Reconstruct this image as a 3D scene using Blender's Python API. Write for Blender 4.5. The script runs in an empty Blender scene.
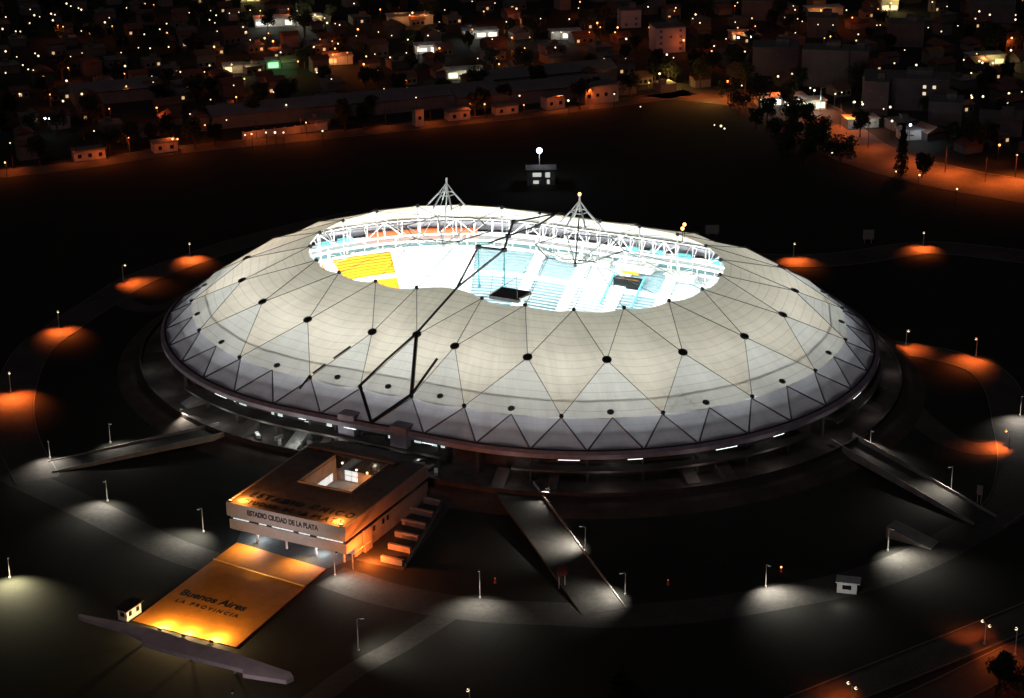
import bpy, bmesh, math, random
import numpy as np
from mathutils import Vector, Matrix
random.seed(7)
rad = math.radians
S = bpy.context.scene
COL = S.collection
# ------------------------------------------------------------------ camera
F_PX, CAM_H, CAM_D, PITCH, YAW, ROLL = 2000.0, 221.91, 568.74, 0.366, -0.001, 0.012
PHI = -0.469                                   # the stadium's long axis against the camera's x axis
_cy, _sy, _cp, _sp = math.cos(YAW), math.sin(YAW), math.cos(PITCH), math.sin(PITCH)
_R = Vector((_cy, -_sy, 0)); FWD = Vector((_sy*_cp, _cy*_cp, -_sp)); _U = Vector((_sy*_sp, _cy*_sp, _cp))
RGT = _R*math.cos(ROLL) - _U*math.sin(ROLL); UPV = _R*math.sin(ROLL) + _U*math.cos(ROLL)
CAMP = Vector((0, -CAM_D, CAM_H))
cam = bpy.data.cameras.new('camera'); cam_o = bpy.data.objects.new('camera', cam); COL.objects.link(cam_o)
cam.sensor_width = 36; cam.lens = F_PX/1024*36; cam.clip_start = 1; cam.clip_end = 8000
m = Matrix.Identity(4)
for r_ in range(3):
    m[r_][0], m[r_][1], m[r_][2], m[r_][3] = RGT[r_], UPV[r_], -FWD[r_], CAMP[r_]
cam_o.matrix_world = m
S.camera = cam_o
# ------------------------------------------------------------------ night sky, faint moon, exposure
w = bpy.data.worlds.new('World'); S.world = w; w.use_nodes = True
nt = w.node_tree; bg = nt.nodes['Background']
sky = nt.nodes.new('ShaderNodeTexSky'); sky.sky_type = 'NISHITA'; sky.sun_disc = False
sky.sun_elevation = rad(48); sky.sun_rotation = rad(200); sky.air_density = 0.6; sky.dust_density = 4.0
nt.links.new(sky.outputs[0], bg.inputs[0]); bg.inputs[1].default_value = 0.0010
moon = bpy.data.lights.new('moon', 'SUN'); moon.energy = 0.115; moon.angle = rad(8); moon.color = (1.0, 0.87, 0.96)
moon_o = bpy.data.objects.new('moon', moon); COL.objects.link(moon_o)
moon_o.rotation_euler = (rad(42), 0, rad(-20)); moon_o.location = (0, -300, 400)
S.view_settings.view_transform = 'Standard'; S.view_settings.look = 'None'
S.view_settings.exposure = 0; S.view_settings.gamma = 1; S.view_settings.use_curve_mapping = False
S.cycles.use_denoising = True
S.cycles.max_bounces = 8; S.cycles.diffuse_bounces = 5; S.cycles.transmission_bounces = 4
S.cycles.sample_clamp_indirect = 4.0
LAMP_W, ORG_W, BLD_W, CITY_W, CONC_W, FLOOD_W, UP_W = 9000.0, 150000.0, 1.0, 0.58, 0.5, 20500.0, 2200.0
# ------------------------------------------------------------------ measuring helpers
def ray(px, py): return (FWD*F_PX + RGT*(px-512) + UPV*(349-py))
def G(px, py, z=0.0):                             # where a sight line of the photograph meets the level z
    d = ray(px, py); t = (z-CAMP.z)/d.z; p = CAMP + d*t; return Vector((p.x, p.y, z))
def LW(x, y, z=0.0):                              # stadium axes to world
    c, s = math.cos(PHI), math.sin(PHI); return Vector((c*x - s*y, s*x + c*y, z))
def WL(p):
    c, s = math.cos(PHI), math.sin(PHI); return Vector((c*p.x + s*p.y, -s*p.x + c*p.y, p.z))
def GL(px, py, z=0.0): return WL(G(px, py, z))
# ------------------------------------------------------------------ materials
MATS = {}
def mat(name, color, rough=0.8, metal=0.0, noise=0.0, scale=1.0, color2=None, emit=None, estr=0.0, bump=0.0, patch=0.0):
    if name in MATS: return MATS[name]
    M = bpy.data.materials.new(name); M.use_nodes = True; n = M.node_tree; b = n.nodes['Principled BSDF']
    b.inputs['Base Color'].default_value = (*color, 1); b.inputs['Roughness'].default_value = rough
    b.inputs['Metallic'].default_value = metal
    if noise > 0 or color2:
        tc = n.nodes.new('ShaderNodeTexCoord'); nz = n.nodes.new('ShaderNodeTexNoise')
        nz.inputs['Scale'].default_value = scale; nz.inputs['Detail'].default_value = 8; nz.inputs['Roughness'].default_value = 0.62
        n.links.new(tc.outputs['Object'], nz.inputs['Vector'])
        src = nz.outputs['Fac']
        if patch:
            n2 = n.nodes.new('ShaderNodeTexNoise'); n2.inputs['Scale'].default_value = scale*9; n2.inputs['Detail'].default_value = 6; n2.inputs['Roughness'].default_value = .75
            n.links.new(tc.outputs['Object'], n2.inputs['Vector']); av = n.nodes.new('ShaderNodeMixRGB'); av.inputs[0].default_value = patch
            n.links.new(nz.outputs['Fac'], av.inputs[1]); n.links.new(n2.outputs['Fac'], av.inputs[2]); src = av.outputs[0]
        rp = n.nodes.new('ShaderNodeValToRGB'); n.links.new(src, rp.inputs[0])
        c2 = color2 or tuple(c*(1-noise) for c in color)
        rp.color_ramp.elements[0].position = 0.33; rp.color_ramp.elements[1].position = 0.68
        rp.color_ramp.elements[0].color = (*c2, 1); rp.color_ramp.elements[1].color = (*color, 1)
        n.links.new(rp.outputs[0], b.inputs['Base Color'])
        if bump:
            bp = n.nodes.new('ShaderNodeBump'); bp.inputs['Strength'].default_value = bump; bp.inputs['Distance'].default_value = 0.2
            n.links.new(nz.outputs['Fac'], bp.inputs['Height']); n.links.new(bp.outputs[0], b.inputs['Normal'])
    if emit:
        b.inputs['Emission Color'].default_value = (*emit, 1); b.inputs['Emission Strength'].default_value = estr
    MATS[name] = M; return M
def fabric(name, color, trans, seam=3.1, seam_dark=0.72):
    """woven roof membrane: reflects, and lets part of the light inside through; welded seams across the panels"""
    M = bpy.data.materials.new(name); M.use_nodes = True; n = M.node_tree; n.nodes.clear()
    out = n.nodes.new('ShaderNodeOutputMaterial'); mx = n.nodes.new('ShaderNodeMixShader')
    df = n.nodes.new('ShaderNodeBsdfDiffuse'); tr = n.nodes.new('ShaderNodeBsdfTranslucent')
    uv = n.nodes.new('ShaderNodeUVMap'); sp = n.nodes.new('ShaderNodeSeparateXYZ'); n.links.new(uv.outputs[0], sp.inputs[0])
    dv = n.nodes.new('ShaderNodeMath'); dv.operation = 'DIVIDE'; dv.inputs[1].default_value = seam; n.links.new(sp.outputs[1], dv.inputs[0])
    fr = n.nodes.new('ShaderNodeMath'); fr.operation = 'FRACT'; n.links.new(dv.outputs[0], fr.inputs[0])
    rp = n.nodes.new('ShaderNodeValToRGB'); n.links.new(fr.outputs[0], rp.inputs[0])
    e = rp.color_ramp.elements; e[0].position = 0.0; e[0].color = (seam_dark,)*3+(1,); e[1].position = 0.09; e[1].color = (1, 1, 1, 1)
    ee = rp.color_ramp.elements.new(0.97); ee.color = (1, 1, 1, 1); e2 = rp.color_ramp.elements.new(1.0); e2.color = (seam_dark,)*3+(1,)
    tc = n.nodes.new('ShaderNodeTexCoord'); nz = n.nodes.new('ShaderNodeTexNoise'); nz.inputs['Scale'].default_value = 0.09
    nz.inputs['Detail'].default_value = 9; nz.inputs['Roughness'].default_value = 0.7; n.links.new(tc.outputs['Object'], nz.inputs['Vector'])
    rn = n.nodes.new('ShaderNodeMapRange'); rn.inputs[1].default_value = 0.3; rn.inputs[2].default_value = 0.7; rn.inputs[3].default_value = 0.87; rn.inputs[4].default_value = 1.05
    n.links.new(nz.outputs['Fac'], rn.inputs[0])
    cmb = n.nodes.new('ShaderNodeVectorMath'); cmb.operation = 'MULTIPLY'; cmb.inputs[1].default_value = (.55, .035, 0); n.links.new(uv.outputs[0], cmb.inputs[0])
    st = n.nodes.new('ShaderNodeTexNoise'); st.inputs['Scale'].default_value = 1; st.inputs['Detail'].default_value = 7; st.inputs['Roughness'].default_value = .7; n.links.new(cmb.outputs[0], st.inputs['Vector'])
    sr = n.nodes.new('ShaderNodeMapRange'); sr.inputs[1].default_value = .35; sr.inputs[2].default_value = .6; sr.inputs[3].default_value = .90; sr.inputs[4].default_value = 1; n.links.new(st.outputs['Fac'], sr.inputs[0])
    oi = n.nodes.new('ShaderNodeObjectInfo'); r2 = n.nodes.new('ShaderNodeMapRange'); r2.inputs[3].default_value = 0.88; r2.inputs[4].default_value = 1.04
    n.links.new(oi.outputs['Random'], r2.inputs[0])
    def mul(a, b_):
        q = n.nodes.new('ShaderNodeMixRGB'); q.blend_type = 'MULTIPLY'; q.inputs[0].default_value = 1
        n.links.new(a, q.inputs[1])
        if isinstance(b_, tuple): q.inputs[2].default_value = (*b_, 1)
        else: n.links.new(b_, q.inputs[2])
        return q.outputs[0]
    c = mul(mul(mul(mul(rp.outputs[0], rn.outputs[0]), r2.outputs[0]), sr.outputs[0]), color)
    n.links.new(c, df.inputs[0]); n.links.new(c, tr.inputs[0]); mx.inputs[0].default_value = trans
    n.links.new(df.outputs[0], mx.inputs[1]); n.links.new(tr.outputs[0], mx.inputs[2]); n.links.new(mx.outputs[0], out.inputs[0])
    return M
M_cream = fabric('cream_membrane', (0.83, 0.735, 0.62), 0.285)
M_white = fabric('white_membrane', (0.81, 0.775, 0.72), 0.25)
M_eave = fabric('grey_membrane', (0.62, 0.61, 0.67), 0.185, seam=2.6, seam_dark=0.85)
M_eave_shade = fabric('shaded_eave_membrane', (0.45, 0.435, 0.475), 0.16, seam=2.6, seam_dark=0.85)  # fold shading of the eave put into a darker cloth colour
M_white_steel = mat('white_steel', (0.78, 0.80, 0.80), 0.45)
M_dark_steel = mat('dark_steel', (0.035, 0.033, 0.035), 0.5, 0.3)
M_cable = mat('cable_cover', (0.07, 0.065, 0.062), 0.6)
M_node = mat('node_metal', (0.055, 0.05, 0.045), 0.6, 0.2, noise=0.5, scale=2)
M_node_pale = mat('node_metal_pale', (0.16, 0.16, 0.16), 0.6, 0.2, noise=0.4, scale=2)
M_purple = mat('mauve_paint', (0.46, 0.38, 0.45), 0.6, noise=0.35, scale=0.4)
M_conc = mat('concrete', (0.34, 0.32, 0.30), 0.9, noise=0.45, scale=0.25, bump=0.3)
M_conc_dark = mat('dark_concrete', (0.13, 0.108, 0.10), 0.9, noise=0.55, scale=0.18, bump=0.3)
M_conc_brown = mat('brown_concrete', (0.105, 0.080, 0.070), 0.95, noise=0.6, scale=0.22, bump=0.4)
M_conc_pale = mat('pale_concrete', (0.62, 0.62, 0.60), 0.85, noise=0.25, scale=0.5)
M_path = mat('paving', (0.080, 0.075, 0.065), 0.92, noise=0.78, scale=0.09, bump=0.3, patch=.45)
M_asphalt = mat('asphalt', (0.095, 0.080, 0.070), 0.85, noise=0.82, scale=0.07, patch=.45)
M_grass = mat('grass_ground', (0.016, 0.0165, 0.0095), 0.95, color2=(0.003, 0.0035, 0.002), scale=0.07, patch=.5)
M_kerb = mat('kerb_stone', (0.16, 0.15, 0.14), 0.9, noise=0.3, scale=0.6)
M_orange = mat('orange_paving', (0.80, 0.265, 0.014), 0.75, noise=0.42, scale=0.3, patch=.5)
M_rib = mat('rib_mauve', (.15, .13, .15), .6, noise=.3, scale=.5)
M_black = mat('black_paint', (0.012, 0.011, 0.012), 0.6)
M_glass_dark = mat('dark_glass', (0.012, 0.013, 0.016), 0.12)
M_glow_cool = mat('lit_glass_cool', (0.8, 0.9, 0.92), 0.4, emit=(0.78, 0.95, 1.0), estr=0.7)
M_glow_white = mat('lit_tube', (0.9, 0.9, 0.9), 0.4, emit=(0.9, 1.0, 0.97), estr=2.5)
M_seat = mat('pale_blue_seats', (0.20, 0.315, 0.35), 0.55, noise=0.25, scale=0.6)
M_riser = mat('white_riser', (0.35, 0.45, 0.48), 0.8, noise=.25, scale=.3)
M_stair = mat('white_stair', (0.72, 0.75, 0.75), 0.8)
M_yellow = mat('yellow_seats', (0.85, 0.40, 0.01), 0.55, noise=0.2, scale=0.7)
M_amber = mat('amber_riser', (0.72, 0.30, 0.005), 0.6, noise=0.3, scale=0.9)
M_orange_board = mat('orange_board', (0.80, 0.13, 0.03), 0.6)
M_teal = mat('teal_panel', (0.10, 0.42, 0.48), 0.5)
M_bulb_w = mat('bulb_white', (1, 1, 1), 0.4, emit=(1.0, 0.76, 0.46), estr=2.1)
M_bulb_o = mat('bulb_orange', (1, 0.7, 0.4), 0.4, emit=(1.0, 0.40, 0.12), estr=3)
M_bulb_b = mat('bulb_cool', (1, 1, 1), 0.4, emit=(0.75, 0.88, 1.0), estr=14)
M_bulb_red = mat('beacon_red', (1, 0.3, 0.2), 0.4, emit=(1.0, 0.22, 0.06), estr=12)
M_flood = mat('floodlight_face', (1, 1, 1), 0.4, emit=(0.92, 1.0, 1.0), estr=14)
M_pole = mat('galvanised_pole', (0.62, 0.60, 0.56), 0.5)
M_leaf = mat('dark_leaves', (0.030, 0.040, 0.018), 0.9, noise=0.5, scale=0.8)
M_bark = mat('bark', (0.10, 0.075, 0.055), 0.95)
# ------------------------------------------------------------------ mesh builder
class MB:
    def __init__(s): s.v = []; s.f = []; s.mi = []; s.uv = {}; s.cur = 0; s.mats = []
    def slot(s, i): s.cur = i; return s
    def add(s, vs, fs):
        o = len(s.v); s.v += [tuple(v) for v in vs]
        for f in fs: s.f.append(tuple(o+i for i in f)); s.mi.append(s.cur)
        return s
    def box(s, c, size, rz=0.0, taper=1.0):
        x, y, z = (a/2 for a in size); cs, sn = math.cos(rz), math.sin(rz); vs = []
        for dz, t in ((-z, 1.0), (z, taper)):
            for dx, dy in ((-x, -y), (x, -y), (x, y), (-x, y)):
                dx, dy = dx*t, dy*t
                vs.append((c[0]+cs*dx-sn*dy, c[1]+sn*dx+cs*dy, c[2]+dz))
        return s.add(vs, [(3, 2, 1, 0), (4, 5, 6, 7), (0, 1, 5, 4), (1, 2, 6, 5), (2, 3, 7, 6), (3, 0, 4, 7)])
    def prism(s, pts, z0, z1):
        n = len(pts); z0s = z0 if hasattr(z0, '__len__') else [z0]*n; z1s = z1 if hasattr(z1, '__len__') else [z1]*n
        vs = [(p[0], p[1], z0s[i]) for i, p in enumerate(pts)] + [(p[0], p[1], z1s[i]) for i, p in enumerate(pts)]
        a = sum(pts[i][0]*pts[(i+1) % n][1]-pts[(i+1) % n][0]*pts[i][1] for i in range(n))
        fs = [tuple(range(n-1, -1, -1)), tuple(range(n, 2*n))] + [(i, (i+1) % n, n+(i+1) % n, n+i) for i in range(n)]
        if a < 0: fs = [f[::-1] for f in fs]
        return s.add(vs, fs)
    def bar(s, a, b, r, n=5, r2=None):
        a, b = Vector(a), Vector(b); d = (b-a)
        if d.length < 1e-6: return s
        d.normalize(); u = d.orthogonal().normalized(); w_ = d.cross(u); r2 = r if r2 is None else r2
        vs = [a+(u*math.cos(t)+w_*math.sin(t))*r for t in (2*math.pi*k/n for k in range(n))] + [b+(u*math.cos(t)+w_*math.sin(t))*r2 for t in (2*math.pi*k/n for k in range(n))]
        return s.add(vs, [tuple(range(n-1, -1, -1)), tuple(range(n, 2*n))] + [(i, (i+1) % n, n+(i+1) % n, n+i) for i in range(n)])
    def path(s, pts, r, n=5):
        for a, b in zip(pts, pts[1:]): s.bar(a, b, r, n)
        return s
    def ball(s, c, r, n=6, m_=4, sz=1.0):
        vs = [(c[0], c[1], c[2]+r*sz)]
        for j in range(1, m_):
            t = math.pi*j/m_
            vs += [(c[0]+r*math.sin(t)*math.cos(2*math.pi*k/n), c[1]+r*math.sin(t)*math.sin(2*math.pi*k/n), c[2]+r*sz*math.cos(t)) for k in range(n)]
        vs.append((c[0], c[1], c[2]-r*sz)); fs = []
        for k in range(n): fs.append((0, 1+k, 1+(k+1) % n))
        for j in range(m_-2):
            for k in range(n): fs.append((1+j*n+k, 1+(j+1)*n+k, 1+(j+1)*n+(k+1) % n, 1+j*n+(k+1) % n))
        L_ = len(vs)-1
        for k in range(n): fs.append((L_, 1+(m_-2)*n+(k+1) % n, 1+(m_-2)*n+k))
        return s.add(vs, fs)
    def disc(s, c, nrm, r, th, n=14):
        nrm = Vector(nrm).normalized(); return s.bar(Vector(c)-nrm*th/2, Vector(c)+nrm*th/2, r, n)
    def build(s, name, mats, parent=None, uvs=None, smooth=False):
        me = bpy.data.meshes.new(name); me.from_pydata(s.v, [], s.f)
        for M in (mats if isinstance(mats, (list, tuple)) else [mats]): me.materials.append(M)
        me.polygons.foreach_set('material_index', s.mi)
        if uvs is not None:
            l = me.uv_layers.new(name='UVMap'); li = np.empty(len(me.loops), int); me.loops.foreach_get('vertex_index', li)
            l.data.foreach_set('uv', np.asarray(uvs, float)[li].ravel())
        if smooth: me.polygons.foreach_set('use_smooth', [True]*len(me.polygons))
        me.update(); o = bpy.data.objects.new(name, me); COL.objects.link(o)
        if parent: o.parent = parent
        return o
def tag(o, label=None, cat=None, group=None, kind=None):
    for k, v in (('label', label), ('category', cat), ('group', group), ('kind', kind)):
        if v: o[k] = v
    return o
def thing(name, label, cat, loc=(0, 0, 0), rz=0.0, group=None):
    o = bpy.data.objects.new(name, None); COL.objects.link(o); o.location = loc; o.rotation_euler = (0, 0, rz)
    o.empty_display_size = 0.5
    return tag(o, label, cat, group)
def copy_tree(o, parent=None):
    c = o.copy(); COL.objects.link(c); c.parent = parent
    for ch in list(o.children): copy_tree(ch, c)
    return c
def lamp(kind, loc, power, color, parent=None, size=0.3, aim=None, cone=None, blend=0.6):
    l = bpy.data.lights.new('lamp_light', kind); l.energy = power; l.color = color
    if kind == 'AREA': l.shape = 'DISK'; l.size = size
    else: l.shadow_soft_size = size
    if kind == 'SPOT': l.spot_size = cone or rad(120); l.spot_blend = blend
    o = bpy.data.objects.new('lamp_light', l); COL.objects.link(o); o.location = loc
    if aim is not None: o.rotation_euler = Vector(aim).to_track_quat('-Z', 'Y').to_euler()
    if parent: o.parent = parent
    return o
def smooth_line(pts, n=10):
    P = [Vector(p) for p in pts]; P = [P[0]*2-P[1]] + P + [P[-1]*2-P[-2]]; out = []
    for i in range(1, len(P)-2):
        for k in range(n):
            t = k/n; a, b, c, d = P[i-1], P[i], P[i+1], P[i+2]
            out.append(0.5*((2*b)+(c-a)*t+(2*a-5*b+4*c-d)*t*t+(-a+3*b-3*c+d)*t**3))
    out.append(P[-2]); return out
def ribbon(name, pts, width, z, M, kerb=0.0):
    pl = smooth_line(pts); vs = []; mb = MB(); kb = MB(); n = len(pl); tang = []
    for i in range(n):
        t = (pl[min(i+1, n-1)]-pl[max(i-1, 0)]); t.z = 0; t.normalize(); tang.append(Vector((-t.y, t.x, 0)))
    for i in range(n):
        for s in (-1, 1): q = pl[i]+tang[i]*s*width/2; vs.append((q.x, q.y, z))
    mb.add(vs, [(2*i, 2*i+1, 2*i+3, 2*i+2)[::-1] for i in range(n-1)])
    o = tag(mb.build(name, M), kind='structure')
    if kerb:
        for s in (-1, 1):
            for i in range(n-1):
                a, b = pl[i]+tang[i]*s*(width/2+.15), pl[i+1]+tang[i+1]*s*(width/2+.15)
                a2, b2 = pl[i]+tang[i]*s*(width/2+.15+kerb), pl[i+1]+tang[i+1]*s*(width/2+.15+kerb)
                kb.prism([(a.x, a.y), (b.x, b.y), (b2.x, b2.y), (a2.x, a2.y)], -0.05, z+0.13)
        tag(kb.build(name+'_kerb', M_kerb), kind='structure')
    return o
# ================================================================== the ground
RZ, R3Z, R2Z, ROZ = 12.0, 18.13, 27.8, 34.56
RR, R3R, R2R, ROR = 85.0, 76.9, 61.2, 40.0
def hull(i, r):                                   # two half circles 48 m apart; 24 bays round
    i = i % 24
    if i <= 9: a = rad(-90+20*i); return Vector((24+r*math.cos(a), r*math.sin(a), 0))
    if i <= 12: return Vector((24-16*(i-9), r, 0))
    if i <= 21: a = rad(90+20*(i-12)); return Vector((-24+r*math.cos(a), r*math.sin(a), 0))
    return Vector((-24+16*(i-21), -r, 0))
def hrad(x, y): return math.hypot(max(abs(x)-24, 0), y)
def node(i, row):
    i = i % 24
    r, z = {'rim': (RR, RZ), 'low': (R3R, R3Z), 'mid': (R2R, R2Z), 'top': (ROR, ROZ)}[row]
    p = hull(i, r)
    for a in (9, 21):
        if a < i < a+3:
            s = i-a-1.5; sg = 1 if a == 21 else -1
            if row == 'mid': p.x = sg*{-1: -13, 0: 0, 1: 13}[round(s)]
            if row == 'top': p.x = sg*(10.5 if s > 0 else -10.5)
            if row == 'mid' and round(s) == 0: p.y *= 0.965; z += 0.6
    p.z = z; return p
HS = [k/8 for k in range(192)]                    # sampling of a closed hull curve
def ring_loft(name, prof, M, parent=None, i0=0.0, i1=24.0, n=192):
    closed = abs(i1-i0-24) < 1e-6; mb = MB(); st = [i0+(i1-i0)*k/n for k in range(n if closed else n+1)]
    for i in st:
        for r, z in prof: p = hull(i, r); mb.v.append((p.x, p.y, z))
    m_ = len(prof); k_ = len(st)
    for a in range(k_ if closed else k_-1):
        b = (a+1) % k_
        for j in range(m_-1): mb.f.append((a*m_+j, b*m_+j, b*m_+j+1, a*m_+j+1)); mb.mi.append(0)
    return mb.build(name, M, parent)
stadium = thing('stadium', 'huge oval stadium with glowing pale membrane roof and white lit opening', 'stadium', (0, 0, 0), PHI)
gr = MB()
for i in HS:
    for r, z in ((100, 0.0), (125, 0), (175, 0), (300, 0), (700, 0), (1500, 0), (4000, 0)): p = LW(*hull(i, r)[:2]); gr.v.append((p.x, p.y, z))
for a in range(192):
    for j in range(6): b = (a+1) % 192; gr.f.append((a*7+j, a*7+j+1, b*7+j+1, b*7+j)); gr.mi.append(0)
tag(gr.build('ground', M_grass), kind='structure')
emb = ring_loft('embankment', [(93.2, 2.6), (96.5, 1.6), (100.3, -0.1)], mat('bare_earth', (0.085, 0.062, 0.048), 0.95, noise=0.6, scale=0.12), None)
emb.rotation_euler = (0, 0, PHI); tag(emb, kind='structure')
pit = MB()
pit.add([(*hull(i, 47.5)[:2], -6.4) for i in HS], [tuple(range(192))])
pitch = pit.build('pitch', mat('pitch_turf', (0.06, 0.16, 0.05), 0.9, noise=0.3, scale=0.2)); pitch.rotation_euler = (0, 0, PHI); tag(pitch, kind='structure')

# ================================================================== stadium: bowl
def prof_bowl(): 
    out = [(47.5, -6.4), (49.5, -6.4), (49.5, -4.9)]; r, z = 49.5, -4.9
    for k in range(21): r += 1.09; out.append((r, z)); z += 0.655; out.append((r, z))
    out.append((73.6, z)); return out
BP = prof_bowl()
seat_faces = len(BP)-1
BB = [k+0.08 for k in range(24)]
def bowl_z(r): return -4.9+(r-49.5)*0.601
for k in range(24):
    i0, i1 = BB[k], BB[k]+1; n = 8; mb = MB()
    for a in range(n+1):
        i = i0+(i1-i0)*a/n
        for r, z in BP: p = hull(i, r); mb.v.append((p.x, p.y, z))
    m_ = len(BP)
    for a in range(n):
        for j in range(m_-1):
            mb.f.append((a*m_+j, (a+1)*m_+j, (a+1)*m_+j+1, a*m_+j+1)); mb.mi.append(1 if (j % 2 == 1 and j > 2) else 0)
    yellow = k in (14, 15, 16); pale = k in (8, 10, 13)
    o = mb.build('seating_block', [M_amber, M_yellow] if yellow else [M_stair, mat('pale_seats', (.36, .48, .52), .6, noise=.2, scale=.6)] if pale else [M_riser, M_seat], stadium)
    if yellow: o['label'] = 'yellow seating block at the left end of the bowl'
for k in range(24):                               # the white stairways between the blocks
    i = BB[k]; p0, p1 = hull(i, 51), hull(i, 79); d = (p1-p0).normalized(); t = Vector((-d.y, d.x, 0)); mb = MB(); r = 51; z = -4.2
    for s in range(20):
        c = p0+d*(s*1.09+.55); zc = bowl_z(51+s*1.09+.55)+.15
        q = [c-d*.545-t*2.0, c+d*.545-t*2.0, c+d*.545+t*2.0, c-d*.545+t*2.0]
        mb.prism([(v.x, v.y) for v in q], zc-.2, zc+.42)
    mb.build('stairway', M_stair, stadium)
ring_loft('back_wall', [(80, 12.1), (80, 12.9)], M_white_steel, stadium)
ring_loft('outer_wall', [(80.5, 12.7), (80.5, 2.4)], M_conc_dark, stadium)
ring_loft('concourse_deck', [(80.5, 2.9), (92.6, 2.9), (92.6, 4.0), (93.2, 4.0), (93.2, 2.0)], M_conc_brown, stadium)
# two-storey gallery of boxes behind the last row, open towards the bowl above its windows
ring_loft('gallery_wall', [(73.6, 8.8), (73.6, 9.7), (73.9, 9.7), (73.9, 9.9)], M_white_steel, stadium)
ring_loft('gallery_glazing', [(74.0, 9.7), (74.0, 11.5)], mat('gallery_glass', (.09, .17, .18), .25), stadium)
ring_loft('gallery_floor', [(73.4, 11.4), (73.4, 12.3), (73.6, 12.3), (73.6, 12.1), (80, 12.1)], M_white_steel, stadium)
for k in range(96):
    p = hull(k/4, 73.75); mb = MB(); mb.bar((p.x, p.y, 9.7), (p.x, p.y, 11.5), .22, 4); mb.build('gallery_post', M_white_steel, stadium)
def wall_panel(name, M, i0, i1, z0, z1, r, n=6):
    return ring_loft(name, [(r, z0), (r, z1), (r+.3, z1)], M, stadium, i0, i1, n)
for a, b in ((13.0, 13.45), (13.5, 13.95), (14.0, 14.4)): wall_panel('orange_board', M_orange_board, a, b, 12.4, 14.9, 77.5)
for a in (14.6, 14.9, 15.2, 15.5, 15.8): wall_panel('box_window', M_teal, a, a+.22, 12.3, 14.6, 77.5)
for k in range(9): wall_panel('box_window', M_teal, 5.6+k*.55, 5.6+k*.55+.3, 12.3, 14.6, 77.5)
ring_loft('tier_barrier', [(63.0, 3.0), (63.0, 4.6), (63.2, 4.6), (63.2, 3.0)], M_stair, stadium)
# white canopy roofs over the technical stands, and the tunnel mouths
def bowl_box(name, M, i, r, size, dz, tilt=0):
    p = hull(i, r); q = hull(i, r+1)-p; mb = MB(); mb.box((p.x, p.y, bowl_z(r)+dz), size, math.atan2(q.y, q.x)-math.pi/2); return mb.build(name, M, stadium)
for i, r, sx, sy, dz in ((9.9, 71, 14, 6, 1.6), (8.9, 70, 11, 5, 1.4), (8.3, 69.5, 8, 6, 1.4), (7.7, 68, 9, 5, 1.4), (10.7, 71, 8, 4, 1.4), (11.4, 71, 11, 4, 1.4)):
    bowl_box('press_canopy', M_white_steel, i, r, (sx, sy, .35), dz+1.2); bowl_box('press_desk', M_white_steel, i, r, (sx*.9, sy*.7, 1.3), dz-.3)
bowl_box('tunnel_mouth', M_glass_dark, 9.95, 66.3, (9, 3, 3.0), .6)
bowl_box('tunnel_lintel', M_yellow, 9.95, 68.3, (6, .5, .8), 2.2)
for i in (9.62, 10.3):
    mb = MB(); mb.bar(hull(i, 57)+Vector((0, 0, bowl_z(57)+1.2)), hull(i, 68)+Vector((0, 0, bowl_z(68)+1.2)), .45, 4); mb.build('tunnel_rail', M_teal, stadium)
bowl_box('white_tarpaulin', M_white_steel, 15.0, 61.5, (16, 9, 1.0), .7)

# ================================================================== stadium: roof steel
mb = MB(); NB = 96
for k in range(NB):
    i0, i1 = 24*k/NB, 24*(k+1)/NB; zt, zb = 20.4, 15.2; rr = 70.2
    a, b = hull(i0, rr), hull(i1, rr); at, bt = a.copy(), b.copy(); at.z = bt.z = zt; a.z = b.z = zb
    mb.bar(at, bt, .24, 4); mb.bar(a, b, .34, 4); mb.bar(a, at, .17, 4)
    if k % 4 in (0, 1): mb.bar(a if k % 4 == 0 else at, bt if k % 4 == 0 else b, .2, 4)
    o_ = hull(i0, 73.2); o_.z = 18.2
    mb.bar(at, o_, .15, 4); mb.bar(a, o_, .15, 4)
mb.build('ring_truss', M_white_steel, stadium)
ring_loft('truss_walkway', [(69.7, 14.9), (70.7, 14.9), (70.7, 15.1), (69.7, 15.1), (69.7, 14.9)], M_white_steel, stadium, 7.5, 17.5, 80)
ring_loft('dark_gap_strip', [(72.6, 18.9), (72.6, 20.2)], M_dark_steel, stadium, 7.5, 15.5, 64)  # dark strip standing in for the dark gaps between the truss posts
for k in range(24):                               # slim posts that carry the truss on the bowl, and the flying struts
    p = hull(k+.1, 70.2); mb = MB(); mb.bar((p.x, p.y, 15.0), (p.x, p.y, bowl_z(70.2)+.1), .3, 8); mb.build('truss_post', M_white_steel, stadium)
    t = node(k, 'top'); b = t.copy(); b.z = t.z-12.5; mb = MB(); mb.bar(t, b, .26, 8); mb.ball(b, .55); mb.build('flying_strut', M_white_steel, stadium)
mb = MB()
for k in range(24):
    a, b, c_ = node(k, 'top'), node(k+1, 'top'), node(k+.5, 'mid')
    lo, lo2 = a-Vector((0, 0, 12.5)), b-Vector((0, 0, 12.5))
    mb.bar(lo, lo2, .12, 4); mb.bar(lo, c_-Vector((0, 0, .8)), .1, 4); mb.bar(lo2, c_-Vector((0, 0, .8)), .1, 4)
mb.build('hoop_cable', M_white_steel, stadium)

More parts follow.
